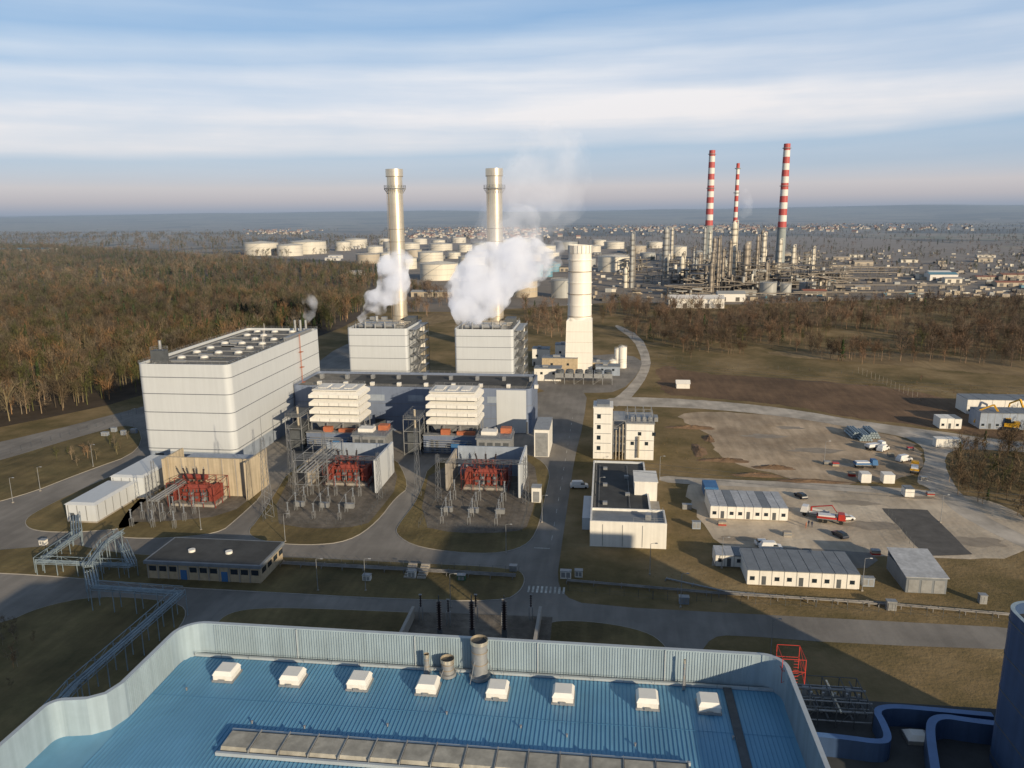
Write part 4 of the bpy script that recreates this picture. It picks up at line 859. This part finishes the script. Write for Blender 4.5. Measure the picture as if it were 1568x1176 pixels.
T=[(370,418,391,373),(422,458,392,376),(440,492,389,371),(512,534,384,371),(524,558,380,367),(543,578,404,390,M_tankb),(580,606,398,388),(640,698,429,405),(638,676,401,387),(606,636,412,396),(700,740,406,394),(785,822,455,431,M_tankb),(843,877,456,430,M_tankg),(915,964,416,394),(925,956,381,371),(850,884,382,371,M_tankg),(812,850,388,377),(960,990,388,377,M_tankb),(1028,1052,392,378),(1062,1092,396,386),(700,722,386,375),(720,750,382,372,M_tankg),(612,640,382,373),(655,690,384,374),(660,680,378,368),(745,770,398,388),(770,800,384,375),(870,905,398,387),(990,1015,380,371),(690,712,372,364),(1190,1220,404,388,M_tankb),(1230,1250,404,390,M_tankw),(1164,1190,452,434,M_tankg),(1195,1212,452,436,M_tankg),(1225,1250,447,434,M_tankg),(1150,1170,428,408),(1060,1078,448,436,M_tankg),(980,1004,398,388,M_tankg),
(560,584,388,378),(586,606,380,371,M_tankg),(590,612,390,380),(620,644,394,383,M_tankb),(684,704,396,387),(714,742,396,386,M_tankb),(750,774,410,398,M_tankg),(776,800,402,391),(806,828,400,390,M_tankb),(832,856,396,387),(888,912,408,397,M_tankg),(896,920,386,377),(906,928,376,368),(940,962,400,391,M_tankb),(1010,1030,400,389),(578,596,374,366),(630,652,374,366),(760,784,376,368),(790,812,374,366,M_tankg)]
for t in T: tank(*t)
for t in((818,832,424,405,M_turq),(832,846,424,410,M_turq),(838,858,416,404,M_turq)): tank(*t,.3,'process_vessel')
rf=random.Random(3)
def column(x,y,h,r,mat=M_proc):
    b=MB(); b.cyl((x,y,0),(x,y,h),r,mat,n=14); b.cyl((x,y,h),(x,y,h+r),r,mat,r1=r*.3,n=14)
    z=6
    while z<h: b.cyl((x,y,z),(x,y,z+.4),r+1.3,M_procd,n=12); b.cyl((x,y,z+1.3),(x,y,z+1.5),r+1.3,M_procd,n=12,cap=False); z+=rf.uniform(5,9)
    b.cyl((x+r+.8,y,0),(x+r+.8,y,h+r+1),.4,mat,n=6); b.cyl((x+r+.8,y,h+r+1),(x,y,h+r+.5),.4,mat,n=6); b.build('distillation_column')
for k in range(46):
    u=rf.choice([rf.gauss(1110,45),rf.uniform(950,1260)]); v=rf.uniform(405,452); x,y=W(u,v); h=rf.choice([rf.uniform(12,30),rf.uniform(25,58)]); column(x,y,h,rf.uniform(1.0,2.6),rf.choice([M_proc,M_tankg,M_tankw,M_proc]))
x,y=W(1018,425); column(x,y,58,3.2,M_tankg); x,y=W(1120,438); column(x,y,66,3,M_tankw); x,y=W(1140,440); column(x,y,44,3.4,M_proc)
def unit(u,v,w_,d_,h_):
    x,y=W(u,v); b=MB(); nx=max(2,int(w_/7));nz=max(2,int(h_/6))
    b.frame(x-w_/2,x+w_/2,y,y+d_,0,h_,nx,2,nz,M_procd,.35,floors=M_procd)
    for k in range(int(w_/3)):
        xx=x-w_/2+rf.uniform(0,w_);yy=y+rf.uniform(-2,d_);zz=rf.uniform(0,h_*.8)
        if rf.random()<.5: b.cyl((xx,yy,zz),(xx,yy,zz+rf.uniform(4,10)),rf.uniform(.8,2),rf.choice([M_proc,M_tankw,M_tankg]),n=10)
        else: b.cyl((xx,yy,zz+2),(xx+rf.uniform(5,14),yy,zz+2),rf.uniform(.6,1.6),rf.choice([M_proc,M_tankg]),n=10)
    for k in range(3): b.cyl((x-w_/2-4,y-1-k,rf.uniform(3,h_)),(x+w_/2+4,y-1-k,rf.uniform(3,h_)),.5,M_proc,n=6)
    b.build('refinery_process_unit')
for k in range(38):
    u=rf.choice([rf.gauss(1110,55),rf.uniform(930,1300)]); unit(u,rf.uniform(404,458),rf.uniform(16,42),rf.uniform(8,18),rf.uniform(8,26))
def chimney(u,vb,vt,r0,r1,v1,nb):
    x,y=W(u,vb); H=HT(x,y,vt); z1=HT(x,y,v1); b=MB(); rad=lambda z:r0+(r1-r0)*z/H
    b.cyl((x,y,0),(x,y,z1),rad(0),M_grf,r1=rad(z1),n=24)
    for k in range(nb):
        za=z1+(H-z1)*k/nb;zb_=z1+(H-z1)*(k+1)/nb; b.cyl((x,y,za),(x,y,zb_),rad(za),M_red if k%2==0 else M_whf,r1=rad(zb_),n=24)
    for z in(z1,z1+(H-z1)*.5,H-6): b.cyl((x,y,z),(x,y,z+.8),rad(z)+1.4,M_grf,n=20)
    b.cyl((x,y,H),(x,y,H+.1),r1*.8,M_procd,n=20); b.build('striped_chimney')
chimney(1193,414,220,6.4,4.2,349,13); chimney(1083,405,230,6.4,4.4,346,13); chimney(1121,432,250,3.0,1.8,341,11)
def shed(u,v,w_,d_,h_,mat,roof):
    x,y=W(u,v); b=MB(); b.box(x-w_/2,x+w_/2,y,y+d_,0,h_,mat)
    b.add([(x-w_/2-.5,y-.5,h_),(x+w_/2+.5,y-.5,h_),(x+w_/2+.5,y+d_/2,h_*1.3),(x-w_/2-.5,y+d_/2,h_*1.3),(x+w_/2+.5,y+d_+.5,h_),(x-w_/2-.5,y+d_+.5,h_)],[(0,1,2,3),(3,2,4,5)],roof)
    b.add([(x-w_/2,y,h_),(x-w_/2,y+d_/2,h_*1.29),(x-w_/2,y+d_,h_)],[(0,1,2)],mat); b.add([(x+w_/2,y,h_),(x+w_/2,y+d_/2,h_*1.29),(x+w_/2,y+d_,h_)],[(0,1,2)],mat)
    for k in range(max(2,int(w_/9))): xx=x-w_/2+(k+.3)*w_/max(2,int(w_/9)); b.box(xx,xx+3.5,y-.15,y-.01,.3,min(h_-.8,4),M_procd)
    b.build('warehouse')
shed(1066,472,46,20,8,M_whf,M_whf); shed(1120,462,24,16,7,M_whf,M_tankg); shed(1445,430,30,18,7,M_whf,M_turq); shed(1440,425,24,16,6,M_whf,M_whf)
for k in range(34):
    u=rf.uniform(1130,1640);v=rf.uniform(388,450) if u>1260 else rf.uniform(440,462); shed(u,v,rf.uniform(8,30),rf.uniform(8,16),rf.uniform(3,6),rf.choice([M_tankw,M_tankg,M_tankb,M_hw,M_tankb]),rf.choice([M_tankg,M_procd,M_procd,M_tile,M_tankb]))
for k in range(26): shed(rf.uniform(480,960),rf.uniform(385,440) if k%2 else rf.uniform(372,400),rf.uniform(12,32),rf.uniform(8,16),rf.uniform(3,6),rf.choice([M_whf,M_tankg,M_tankb]),rf.choice([M_tankg,M_whf,M_procd]))
shed(25,388,150,40,9,M_whf,M_turq); shed(40,380,90,30,9,M_turq,M_turq); shed(660,455,40,14,5,M_tankb,M_tankg)
b=MB()
for k in range(620):
    u=rf.uniform(900,1600);v=rf.uniform(385,462); x,y=W(u,v); w_=rf.uniform(1.5,7); m=rf.choice([M_tankw,M_tankg,M_procd,M_procd,M_proc,M_proc,M_tankb,M_tankb,M_procd,M_turq if k%3==0 else M_proc]); h_=rf.uniform(1.2,4)
    if rf.random()<.5: b.box(x,x+w_,y,y+rf.uniform(2,6),0,h_,m)
    else: b.cyl((x,y,h_*.6),(x+w_,y,h_*.6),h_*.4,m,n=8)
b.build('refinery_equipment')
pk=MB()
for k in range(20):
    a=W(rf.uniform(900,1300),rf.uniform(408,460)); L=rf.uniform(40,140); hh=rf.uniform(5,9)
    for j in range(4): pk.cyl((a[0],a[1]+j*1.2,hh),(a[0]+L,a[1]+j*1.2,hh),.4,M_proc,n=6)
    q=0
    while q<L: pk.bar((a[0]+q,a[1],0),(a[0]+q,a[1],hh),.25,M_procd); pk.bar((a[0]+q,a[1]+4,0),(a[0]+q,a[1]+4,hh),.25,M_procd); q+=10
pk.build('refinery_pipe_rack')
b=MB()
def house(x,y,s,a,roof,h):
    c,n=math.cos(a),math.sin(a); w_,d_=7*s,5*s
    t=lambda px,py,pz:(x+px*c-py*n,y+px*n+py*c,pz)
    b.add([t(-w_,-d_,0),t(w_,-d_,0),t(w_,d_,0),t(-w_,d_,0),t(-w_,-d_,h),t(w_,-d_,h),t(w_,d_,h),t(-w_,d_,h),t(-w_,0,h*1.75),t(w_,0,h*1.75)],[(0,1,5,4),(1,2,6,5),(2,3,7,6),(3,0,4,7),(5,6,9),(7,4,8)],M_hw)
    b.add([t(-w_-.5,-d_-.5,h-.2),t(w_+.5,-d_-.5,h-.2),t(w_+.5,0,h*1.78),t(-w_-.5,0,h*1.78),t(w_+.5,d_+.5,h-.2),t(-w_-.5,d_+.5,h-.2)],[(0,1,2,3),(3,2,4,5)],roof)
for k in range(620):
    if k<280: u=rf.gauss(735,50);v=rf.uniform(350,366)
    else: u=rf.choice([rf.gauss(980,45),rf.gauss(1300,70),rf.gauss(1120,40),rf.uniform(860,1500)]);v=rf.gauss(351,3.2)+(u-784)*-.004; v=max(345,v)
    x,y=W(u,v); house(x,y,rf.uniform(.7,1.3),rf.uniform(0,3.14),M_tile if rf.random()<.75 else M_tankg,rf.uniform(3.5,6))
for k in range(80):
    x,y=W(rf.gauss(430,30),rf.uniform(352,359)); house(x,y,rf.uniform(.6,1.2),rf.uniform(0,3),M_tile,4.5)
b.build('distant_town')
# ---------------------------------------------------------------- trees
rng=np.random.default_rng(5)
def template(kind,ntw,tw):
    V=[];Fc=[];C=[]
    def tri(a,b_,c,col):
        o=len(V); V.extend([a,b_,c]); Fc.append((o,o+1,o+2)); C.extend([col]*3)
    if kind=='bare':
        tc_=(1.9,1.8,1.6)
        n=4; zt=.62; lean=rng.normal(0,.02,2)
        for i in range(n):
            t0,t1=2*np.pi*i/n,2*np.pi*(i+1)/n; r0,r1=.012,.005
            p=[(r0*np.cos(t0),r0*np.sin(t0),0),(r0*np.cos(t1),r0*np.sin(t1),0),(lean[0]+r1*np.cos(t1),lean[1]+r1*np.sin(t1),zt),(lean[0]+r1*np.cos(t0),lean[1]+r1*np.sin(t0),zt)]
            tri(p[0],p[1],p[2],tc_); tri(p[0],p[2],p[3],tc_)
        ends=[]
        for k in range(11):
            z=rng.uniform(.18,.6); a=rng.uniform(0,6.28); L=rng.uniform(.18,.34); e=np.array([np.cos(a)*L*.66,np.sin(a)*L*.66,z+L*.9]); s=np.array([lean[0]*z,lean[1]*z,z]); ends.append((s,e))
            sd=np.array([-np.sin(a),np.cos(a),0])*.006; tri(s-sd,s+sd,e,(1.5,1.4,1.2)); tri(s-np.array([0,0,.006]),s+np.array([0,0,.006]),e,(1.5,1.4,1.2))
        for k in range(ntw):
            s,e=ends[rng.integers(len(ends))]; f=rng.uniform(.2,1.05); p=s+(e-s)*f+rng.normal(0,.04,3)
            d=(p-np.array([0,0,.35])); d/=np.linalg.norm(d)+1e-6; d=d+np.array([0,0,.35])+rng.normal(0,.5,3); d/=np.linalg.norm(d); L=rng.uniform(.07,.15)
            pe=np.cross(d,rng.normal(0,1,3)); pe/=np.linalg.norm(pe)+1e-6; g_=rng.uniform(.6,1.4)
            tri(p-pe*tw,p+pe*tw,p+d*L,(g_,g_*.97,g_*.92))
    else:
        for k in range(ntw):
            z=rng.uniform(.12,1)**.8; R=.17*(1-z)+.02; a=rng.uniform(0,6.28); p=np.array([np.cos(a)*R*.3,np.sin(a)*R*.3,z]); e=np.array([np.cos(a)*R,np.sin(a)*R,z-.04]); sd=np.array([-np.sin(a),np.cos(a),0])*.03
            g_=rng.uniform(.6,1.3); tri(p+np.array([0,0,.03]),e-sd,e+sd,(g_,g_,g_))
        tri((-.01,0,0),(.01,0,0),(0,0,.9),(1,.8,.6)); tri((0,-.01,0),(0,.01,0),(0,0,.9),(1,.8,.6))
    return np.array(V,float),np.array(Fc,int),np.array(C,float)
NEAR=[template('bare',270,.0045) for _ in range(7)]; MID=[template('bare',90,.0095) for _ in range(5)]; FAR=[template('bare',22,.028) for _ in range(4)]
CON=[template('con',110,0) for _ in range(2)]; SHR=[template('bare',150,.008) for _ in range(3)]
def inpoly(x,y,p):
    r=np.zeros(len(x),bool); n=len(p)
    for i in range(n):
        x1,y1=p[i];x2,y2=p[(i+1)%n]
        c=((y1>y)!=(y2>y)); xi=(x2-x1)*(y-y1)/((y2-y1) if y2!=y1 else 1e-9)+x1; r^=(c&(x<xi))
    return r
def scatter(name,px,spacing,hr,lod,pal,con=0.,clump=0.,maxn=9000,sq=.62):
    pl=[W(*q) for q in px]; a=np.array(pl); lo,hi=a.min(0),a.max(0)
    n=int((hi-lo).prod()/spacing**2); n=min(n,200000)
    X=rng.uniform(lo[0],hi[0],n);Y=rng.uniform(lo[1],hi[1],n); m=inpoly(X,Y,pl)
    if clump>0: m&=(np.sin(X*.045+1)*np.sin(Y*.031+X*.012)+np.sin(X*.11+Y*.07)*.5>clump*2-1.2)
    X,Y=X[m][:maxn],Y[m][:maxn]
    Vs=[];Fs=[];Cs=[];o=0
    for x,y in zip(X,Y):
        iscon=rng.random()<con*(1.6 if np.sin(x*.02)*np.sin(y*.015)>.2 else .3)
        t=(CON if iscon else lod)[rng.integers(2 if iscon else len(lod))]; V,F_,C=t
        pt=.5+.5*np.sin(x*.013+2+np.sin(y*.009)*2)*np.sin(y*.011+x*.004)
        h=rng.uniform(*hr)*(.8 if iscon else .85+.26*pt); an=rng.uniform(0,6.28); c,s=np.cos(an)*h,np.sin(an)*h; wd=rng.uniform(.75,1.25)*(sq/.62)
        Q=np.empty_like(V); Q[:,0]=(V[:,0]*c-V[:,1]*s)*wd+x; Q[:,1]=(V[:,0]*s+V[:,1]*c)*wd+y; Q[:,2]=V[:,2]*h
        col=np.array(pal[rng.integers(len(pal))])*rng.uniform(.6,1.3)*(.7+.55*pt) if not iscon else np.array((.04,.06,.025))
        if not iscon and rng.random()<con*1.3: col=np.array((.08,.085,.038))
        Vs.append(Q);Fs.append(F_+o);Cs.append(C*col);o+=len(V)
    if not Vs: return
    V=np.concatenate(Vs);F_=np.concatenate(Fs);C=np.concatenate(Cs)
    me=bpy.data.meshes.new(name); me.vertices.add(len(V)); me.vertices.foreach_set('co',V.ravel()); me.loops.add(F_.size); me.loops.foreach_set('vertex_index',F_.ravel().astype(np.int32))
    me.polygons.add(len(F_)); me.polygons.foreach_set('loop_start',np.arange(0,F_.size,3,dtype=np.int32)); me.update(calc_edges=True)
    at=me.attributes.new('Col','FLOAT_COLOR','POINT'); at.data.foreach_set('color',np.concatenate([np.clip(C,0,1),np.ones((len(C),1))],1).ravel())
    me.materials.append(M_tree); ob=bpy.data.objects.new(name,me); sc.collection.objects.link(ob)
BR=[(.14,.11,.08),(.165,.13,.095),(.12,.10,.075),(.145,.125,.085),(.11,.10,.06),(.19,.13,.085),(.155,.135,.11),(.20,.125,.07),(.10,.085,.07)]
BR2=[(.145,.108,.082),(.175,.13,.10),(.125,.098,.075),(.115,.09,.075),(.18,.12,.085)]
scatter('bare_forest',[(-120,668),(0,648),(110,628),(212,602),(300,562),(420,530),(500,508),(560,478),(560,455),(300,452),(-120,452)],6.8,(12,22),NEAR,BR,.16,maxn=4000)
scatter('bare_forest',[(-120,452),(560,455),(590,430),(570,414),(380,404),(200,390),(60,380),(-120,376)],10,(13,22),MID,BR,.2,maxn=6500)
scatter('distant_woodland',[(-160,376),(380,400),(560,385),(620,366),(380,358),(-160,358)],18,(13,19),FAR,BR,.12,maxn=4000,clump=.55)
scatter('distant_woodland',[(-160,360),(520,360),(520,343),(-160,346)],40,(10,16),FAR,BR2,.12,maxn=3500,clump=.8)
scatter('bare_woodland',[(915,505),(1000,528),(1060,552),(1250,560),(1400,556),(1560,568),(1660,575),(1660,500),(1400,492),(1200,492),(1030,482),(930,470)],7.2,(9,17),NEAR,BR2,.02,clump=.4,maxn=3300)
scatter('bare_woodland',[(915,470),(1030,482),(1400,492),(1660,500),(1660,466),(1400,462),(1250,470),(1030,474)],8.5,(10,16),MID,BR2,.02,maxn=3300,clump=.2)
scatter('bare_woodland',[(610,478),(660,486),(700,470),(660,445),(600,440)],9,(10,16),MID,BR2,.05,clump=.4)
scatter('bare_woodland',[(810,530),(862,528),(860,470),(800,462)],8,(8,14),MID,BR2,.05,clump=.35)
scatter('distant_woodland',[(560,372),(1660,392),(1660,342),(600,345)],34,(10,15),FAR,BR2,.25,maxn=6000,clump=.5)
scatter('distant_woodland',[(950,400),(1660,440),(1660,390),(950,372)],18,(7,12),FAR,BR2,.25,maxn=2400,clump=.5)
scatter('thicket',[(1455,700),(1500,688),(1660,690),(1660,830),(1568,800),(1470,768),(1450,735)],3.6,(5,10),SHR,[(.14,.105,.072),(.11,.085,.06),(.17,.13,.09)],.05,maxn=700)
scatter('thicket',[(1490,650),(1660,680),(1660,640),(1560,640)],5,(4,8),SHR,BR2,.05)
scatter('shrub',[(-60,960),(40,950),(60,1000),(20,1060),(-60,1090)],3.2,(2.2,4.2),SHR,BR,.0)
scatter('shrub',[(60,712),(200,668),(205,690),(110,722)],6,(2.2,5),SHR,BR,.2,clump=.3)
scatter('shrub',[(1000,560),(1310,580),(1500,615),(1640,650),(1640,600),(1300,572)],10,(1.5,4),SHR,BR2,.0,clump=.4)
TUFT=[template('bare',18,.04)]
TP=[(.20,.15,.085),(.16,.125,.065)]
scatter('dry_grass_tufts',[(1000,610),(1060,575),(1300,585),(1640,680),(1640,610),(1300,572),(1000,555)],4.5,(.5,1.1),TUFT,TP,maxn=5000,sq=1.6)
scatter('dry_grass_tufts',[(880,900),(1200,925),(1560,950),(1560,905),(1340,912),(1140,905),(1080,870),(870,870)],2.2,(.2,.5),TUFT,TP,maxn=4000,sq=1.6)
scatter('dry_grass_tufts',[(1005,640),(1040,650),(1090,710),(1010,725)],2.5,(.3,.7),TUFT,TP,maxn=2000,sq=1.6)
# ---------------------------------------------------------------- steam
def steam(name,blobs,dens,nscale,emi=.02,thr=(.38,.62),vox=.9,dsp=5.):
    b=MB()
    for x,y,z,r in blobs:
        n=10; vs=[];fs=[]
        for i in range(n+1):
            for k in range(2*n): th=math.pi*i/n;ph=math.pi*k/n; vs.append((x+r*math.sin(th)*math.cos(ph),y+r*math.sin(th)*math.sin(ph),z+r*math.cos(th)))
        for i in range(n):
            for k in range(2*n): j=(k+1)%(2*n); fs.append((i*2*n+k,(i+1)*2*n+k,(i+1)*2*n+j,i*2*n+j))
        b.add(vs,fs,M_white)
    ob=b.build(name); ob.data.materials.clear()
    m=bpy.data.materials.new(name+'_volume'); m.use_nodes=True; nt=m.node_tree; nt.nodes.clear(); o=N(nt,'ShaderNodeOutputMaterial'); v=N(nt,'ShaderNodeVolumePrincipled')
    v.inputs['Color'].default_value=(1,1,1,1); v.inputs['Anisotropy'].default_value=0; v.inputs['Emission Color'].default_value=(.92,.91,.96,1)
    g_=N(nt,'ShaderNodeNewGeometry'); no=N(nt,'ShaderNodeTexNoise'); no.inputs['Scale'].default_value=nscale; no.inputs['Detail'].default_value=4; nt.links.new(g_.outputs['Position'],no.inputs['Vector'])
    mr=N(nt,'ShaderNodeMapRange'); nt.links.new(no.outputs['Fac'],mr.inputs['Value']); mr.inputs['From Min'].default_value=thr[0]; mr.inputs['From Max'].default_value=thr[1]; mr.inputs['To Max'].default_value=dens
    nt.links.new(mr.outputs['Result'],v.inputs['Density'])
    me_=N(nt,'ShaderNodeMath',operation='MULTIPLY'); nt.links.new(mr.outputs['Result'],me_.inputs[0]); me_.inputs[1].default_value=emi; nt.links.new(me_.outputs[0],v.inputs['Emission Strength'])  # steam glows a little, added in place of multiply scattered light
    nt.links.new(v.outputs[0],o.inputs['Volume']); ob.data.materials.append(m)
    rmd=ob.modifiers.new('remesh','REMESH'); rmd.mode='VOXEL'; rmd.voxel_size=vox
    for sc_,st in((7,dsp),(2.5,dsp*.4)):
        tx=bpy.data.textures.new(name,'CLOUDS'); tx.noise_scale=sc_; d=ob.modifiers.new('disp','DISPLACE'); d.texture=tx; d.strength=st; d.mid_level=.55; d.texture_coords='GLOBAL'
def chain(pxs,y):
    out=[]
    for u,v,r in pxs:
        d=RM@Vector((u-784,-(v-588),-F)); t=y/d.y; out.append((d.x*t,d.y*t,CH+d.z*t,r))
    return out
def interp(c,n=3,j=.35):
    o=[]
    for k in range(len(c)-1):
        for i in range(n):
            f=i/n; q=[c[k][a]*(1-f)+c[k+1][a]*f for a in range(4)]; o.append((q[0]+rf.uniform(-j,j)*q[3],q[1]+rf.uniform(-j,j)*q[3],q[2]+rf.uniform(-j,j)*q[3],q[3]*rf.uniform(.7,1.2)))
    return o+[c[-1]]
steam('steam_plume',interp(chain([(549,488,1.4),(556,478,2.8),(570,466,4.6),(586,453,5.8),(598,438,6.8),(607,418,7),(612,400,6)],AYm+6),3),.26,.16,.40)
steam('steam_plume',interp(chain([(703,496,2.4),(708,480,5.6),(718,460,9),(732,440,11),(748,420,10.5),(772,410,8.5),(800,406,9.5),(826,402,7)],AYm+6),4),.26,.11,.40)
steam('steam_plume',interp(chain([(768,400,9),(780,375,13),(796,340,15),(812,300,17),(828,262,17),(840,232,13)],AYm+18),3),.018,.07,.42,(.36,.64),1.6,9)
steam('steam_plume',interp(chain([(780,402,8),(788,380,10),(796,358,10),(800,338,8)],AYm+14),3),.045,.09,.40,(.36,.64),1.4,7)
steam('steam_plume',interp(chain([(848,410,3),(851,392,4.5),(853,376,4)],430),3),.08,.12,.38,dsp=3)
steam('steam_plume',interp(chain([(470,494,1.4),(474,480,2.6),(477,468,3.4),(472,458,3)],TY1),3),.12,.2,.38,dsp=2)
steam('steam_plume',interp(chain([(1142,330,9),(1146,312,10),(1141,295,8)],1300),3),.015,.05,.38,vox=2)
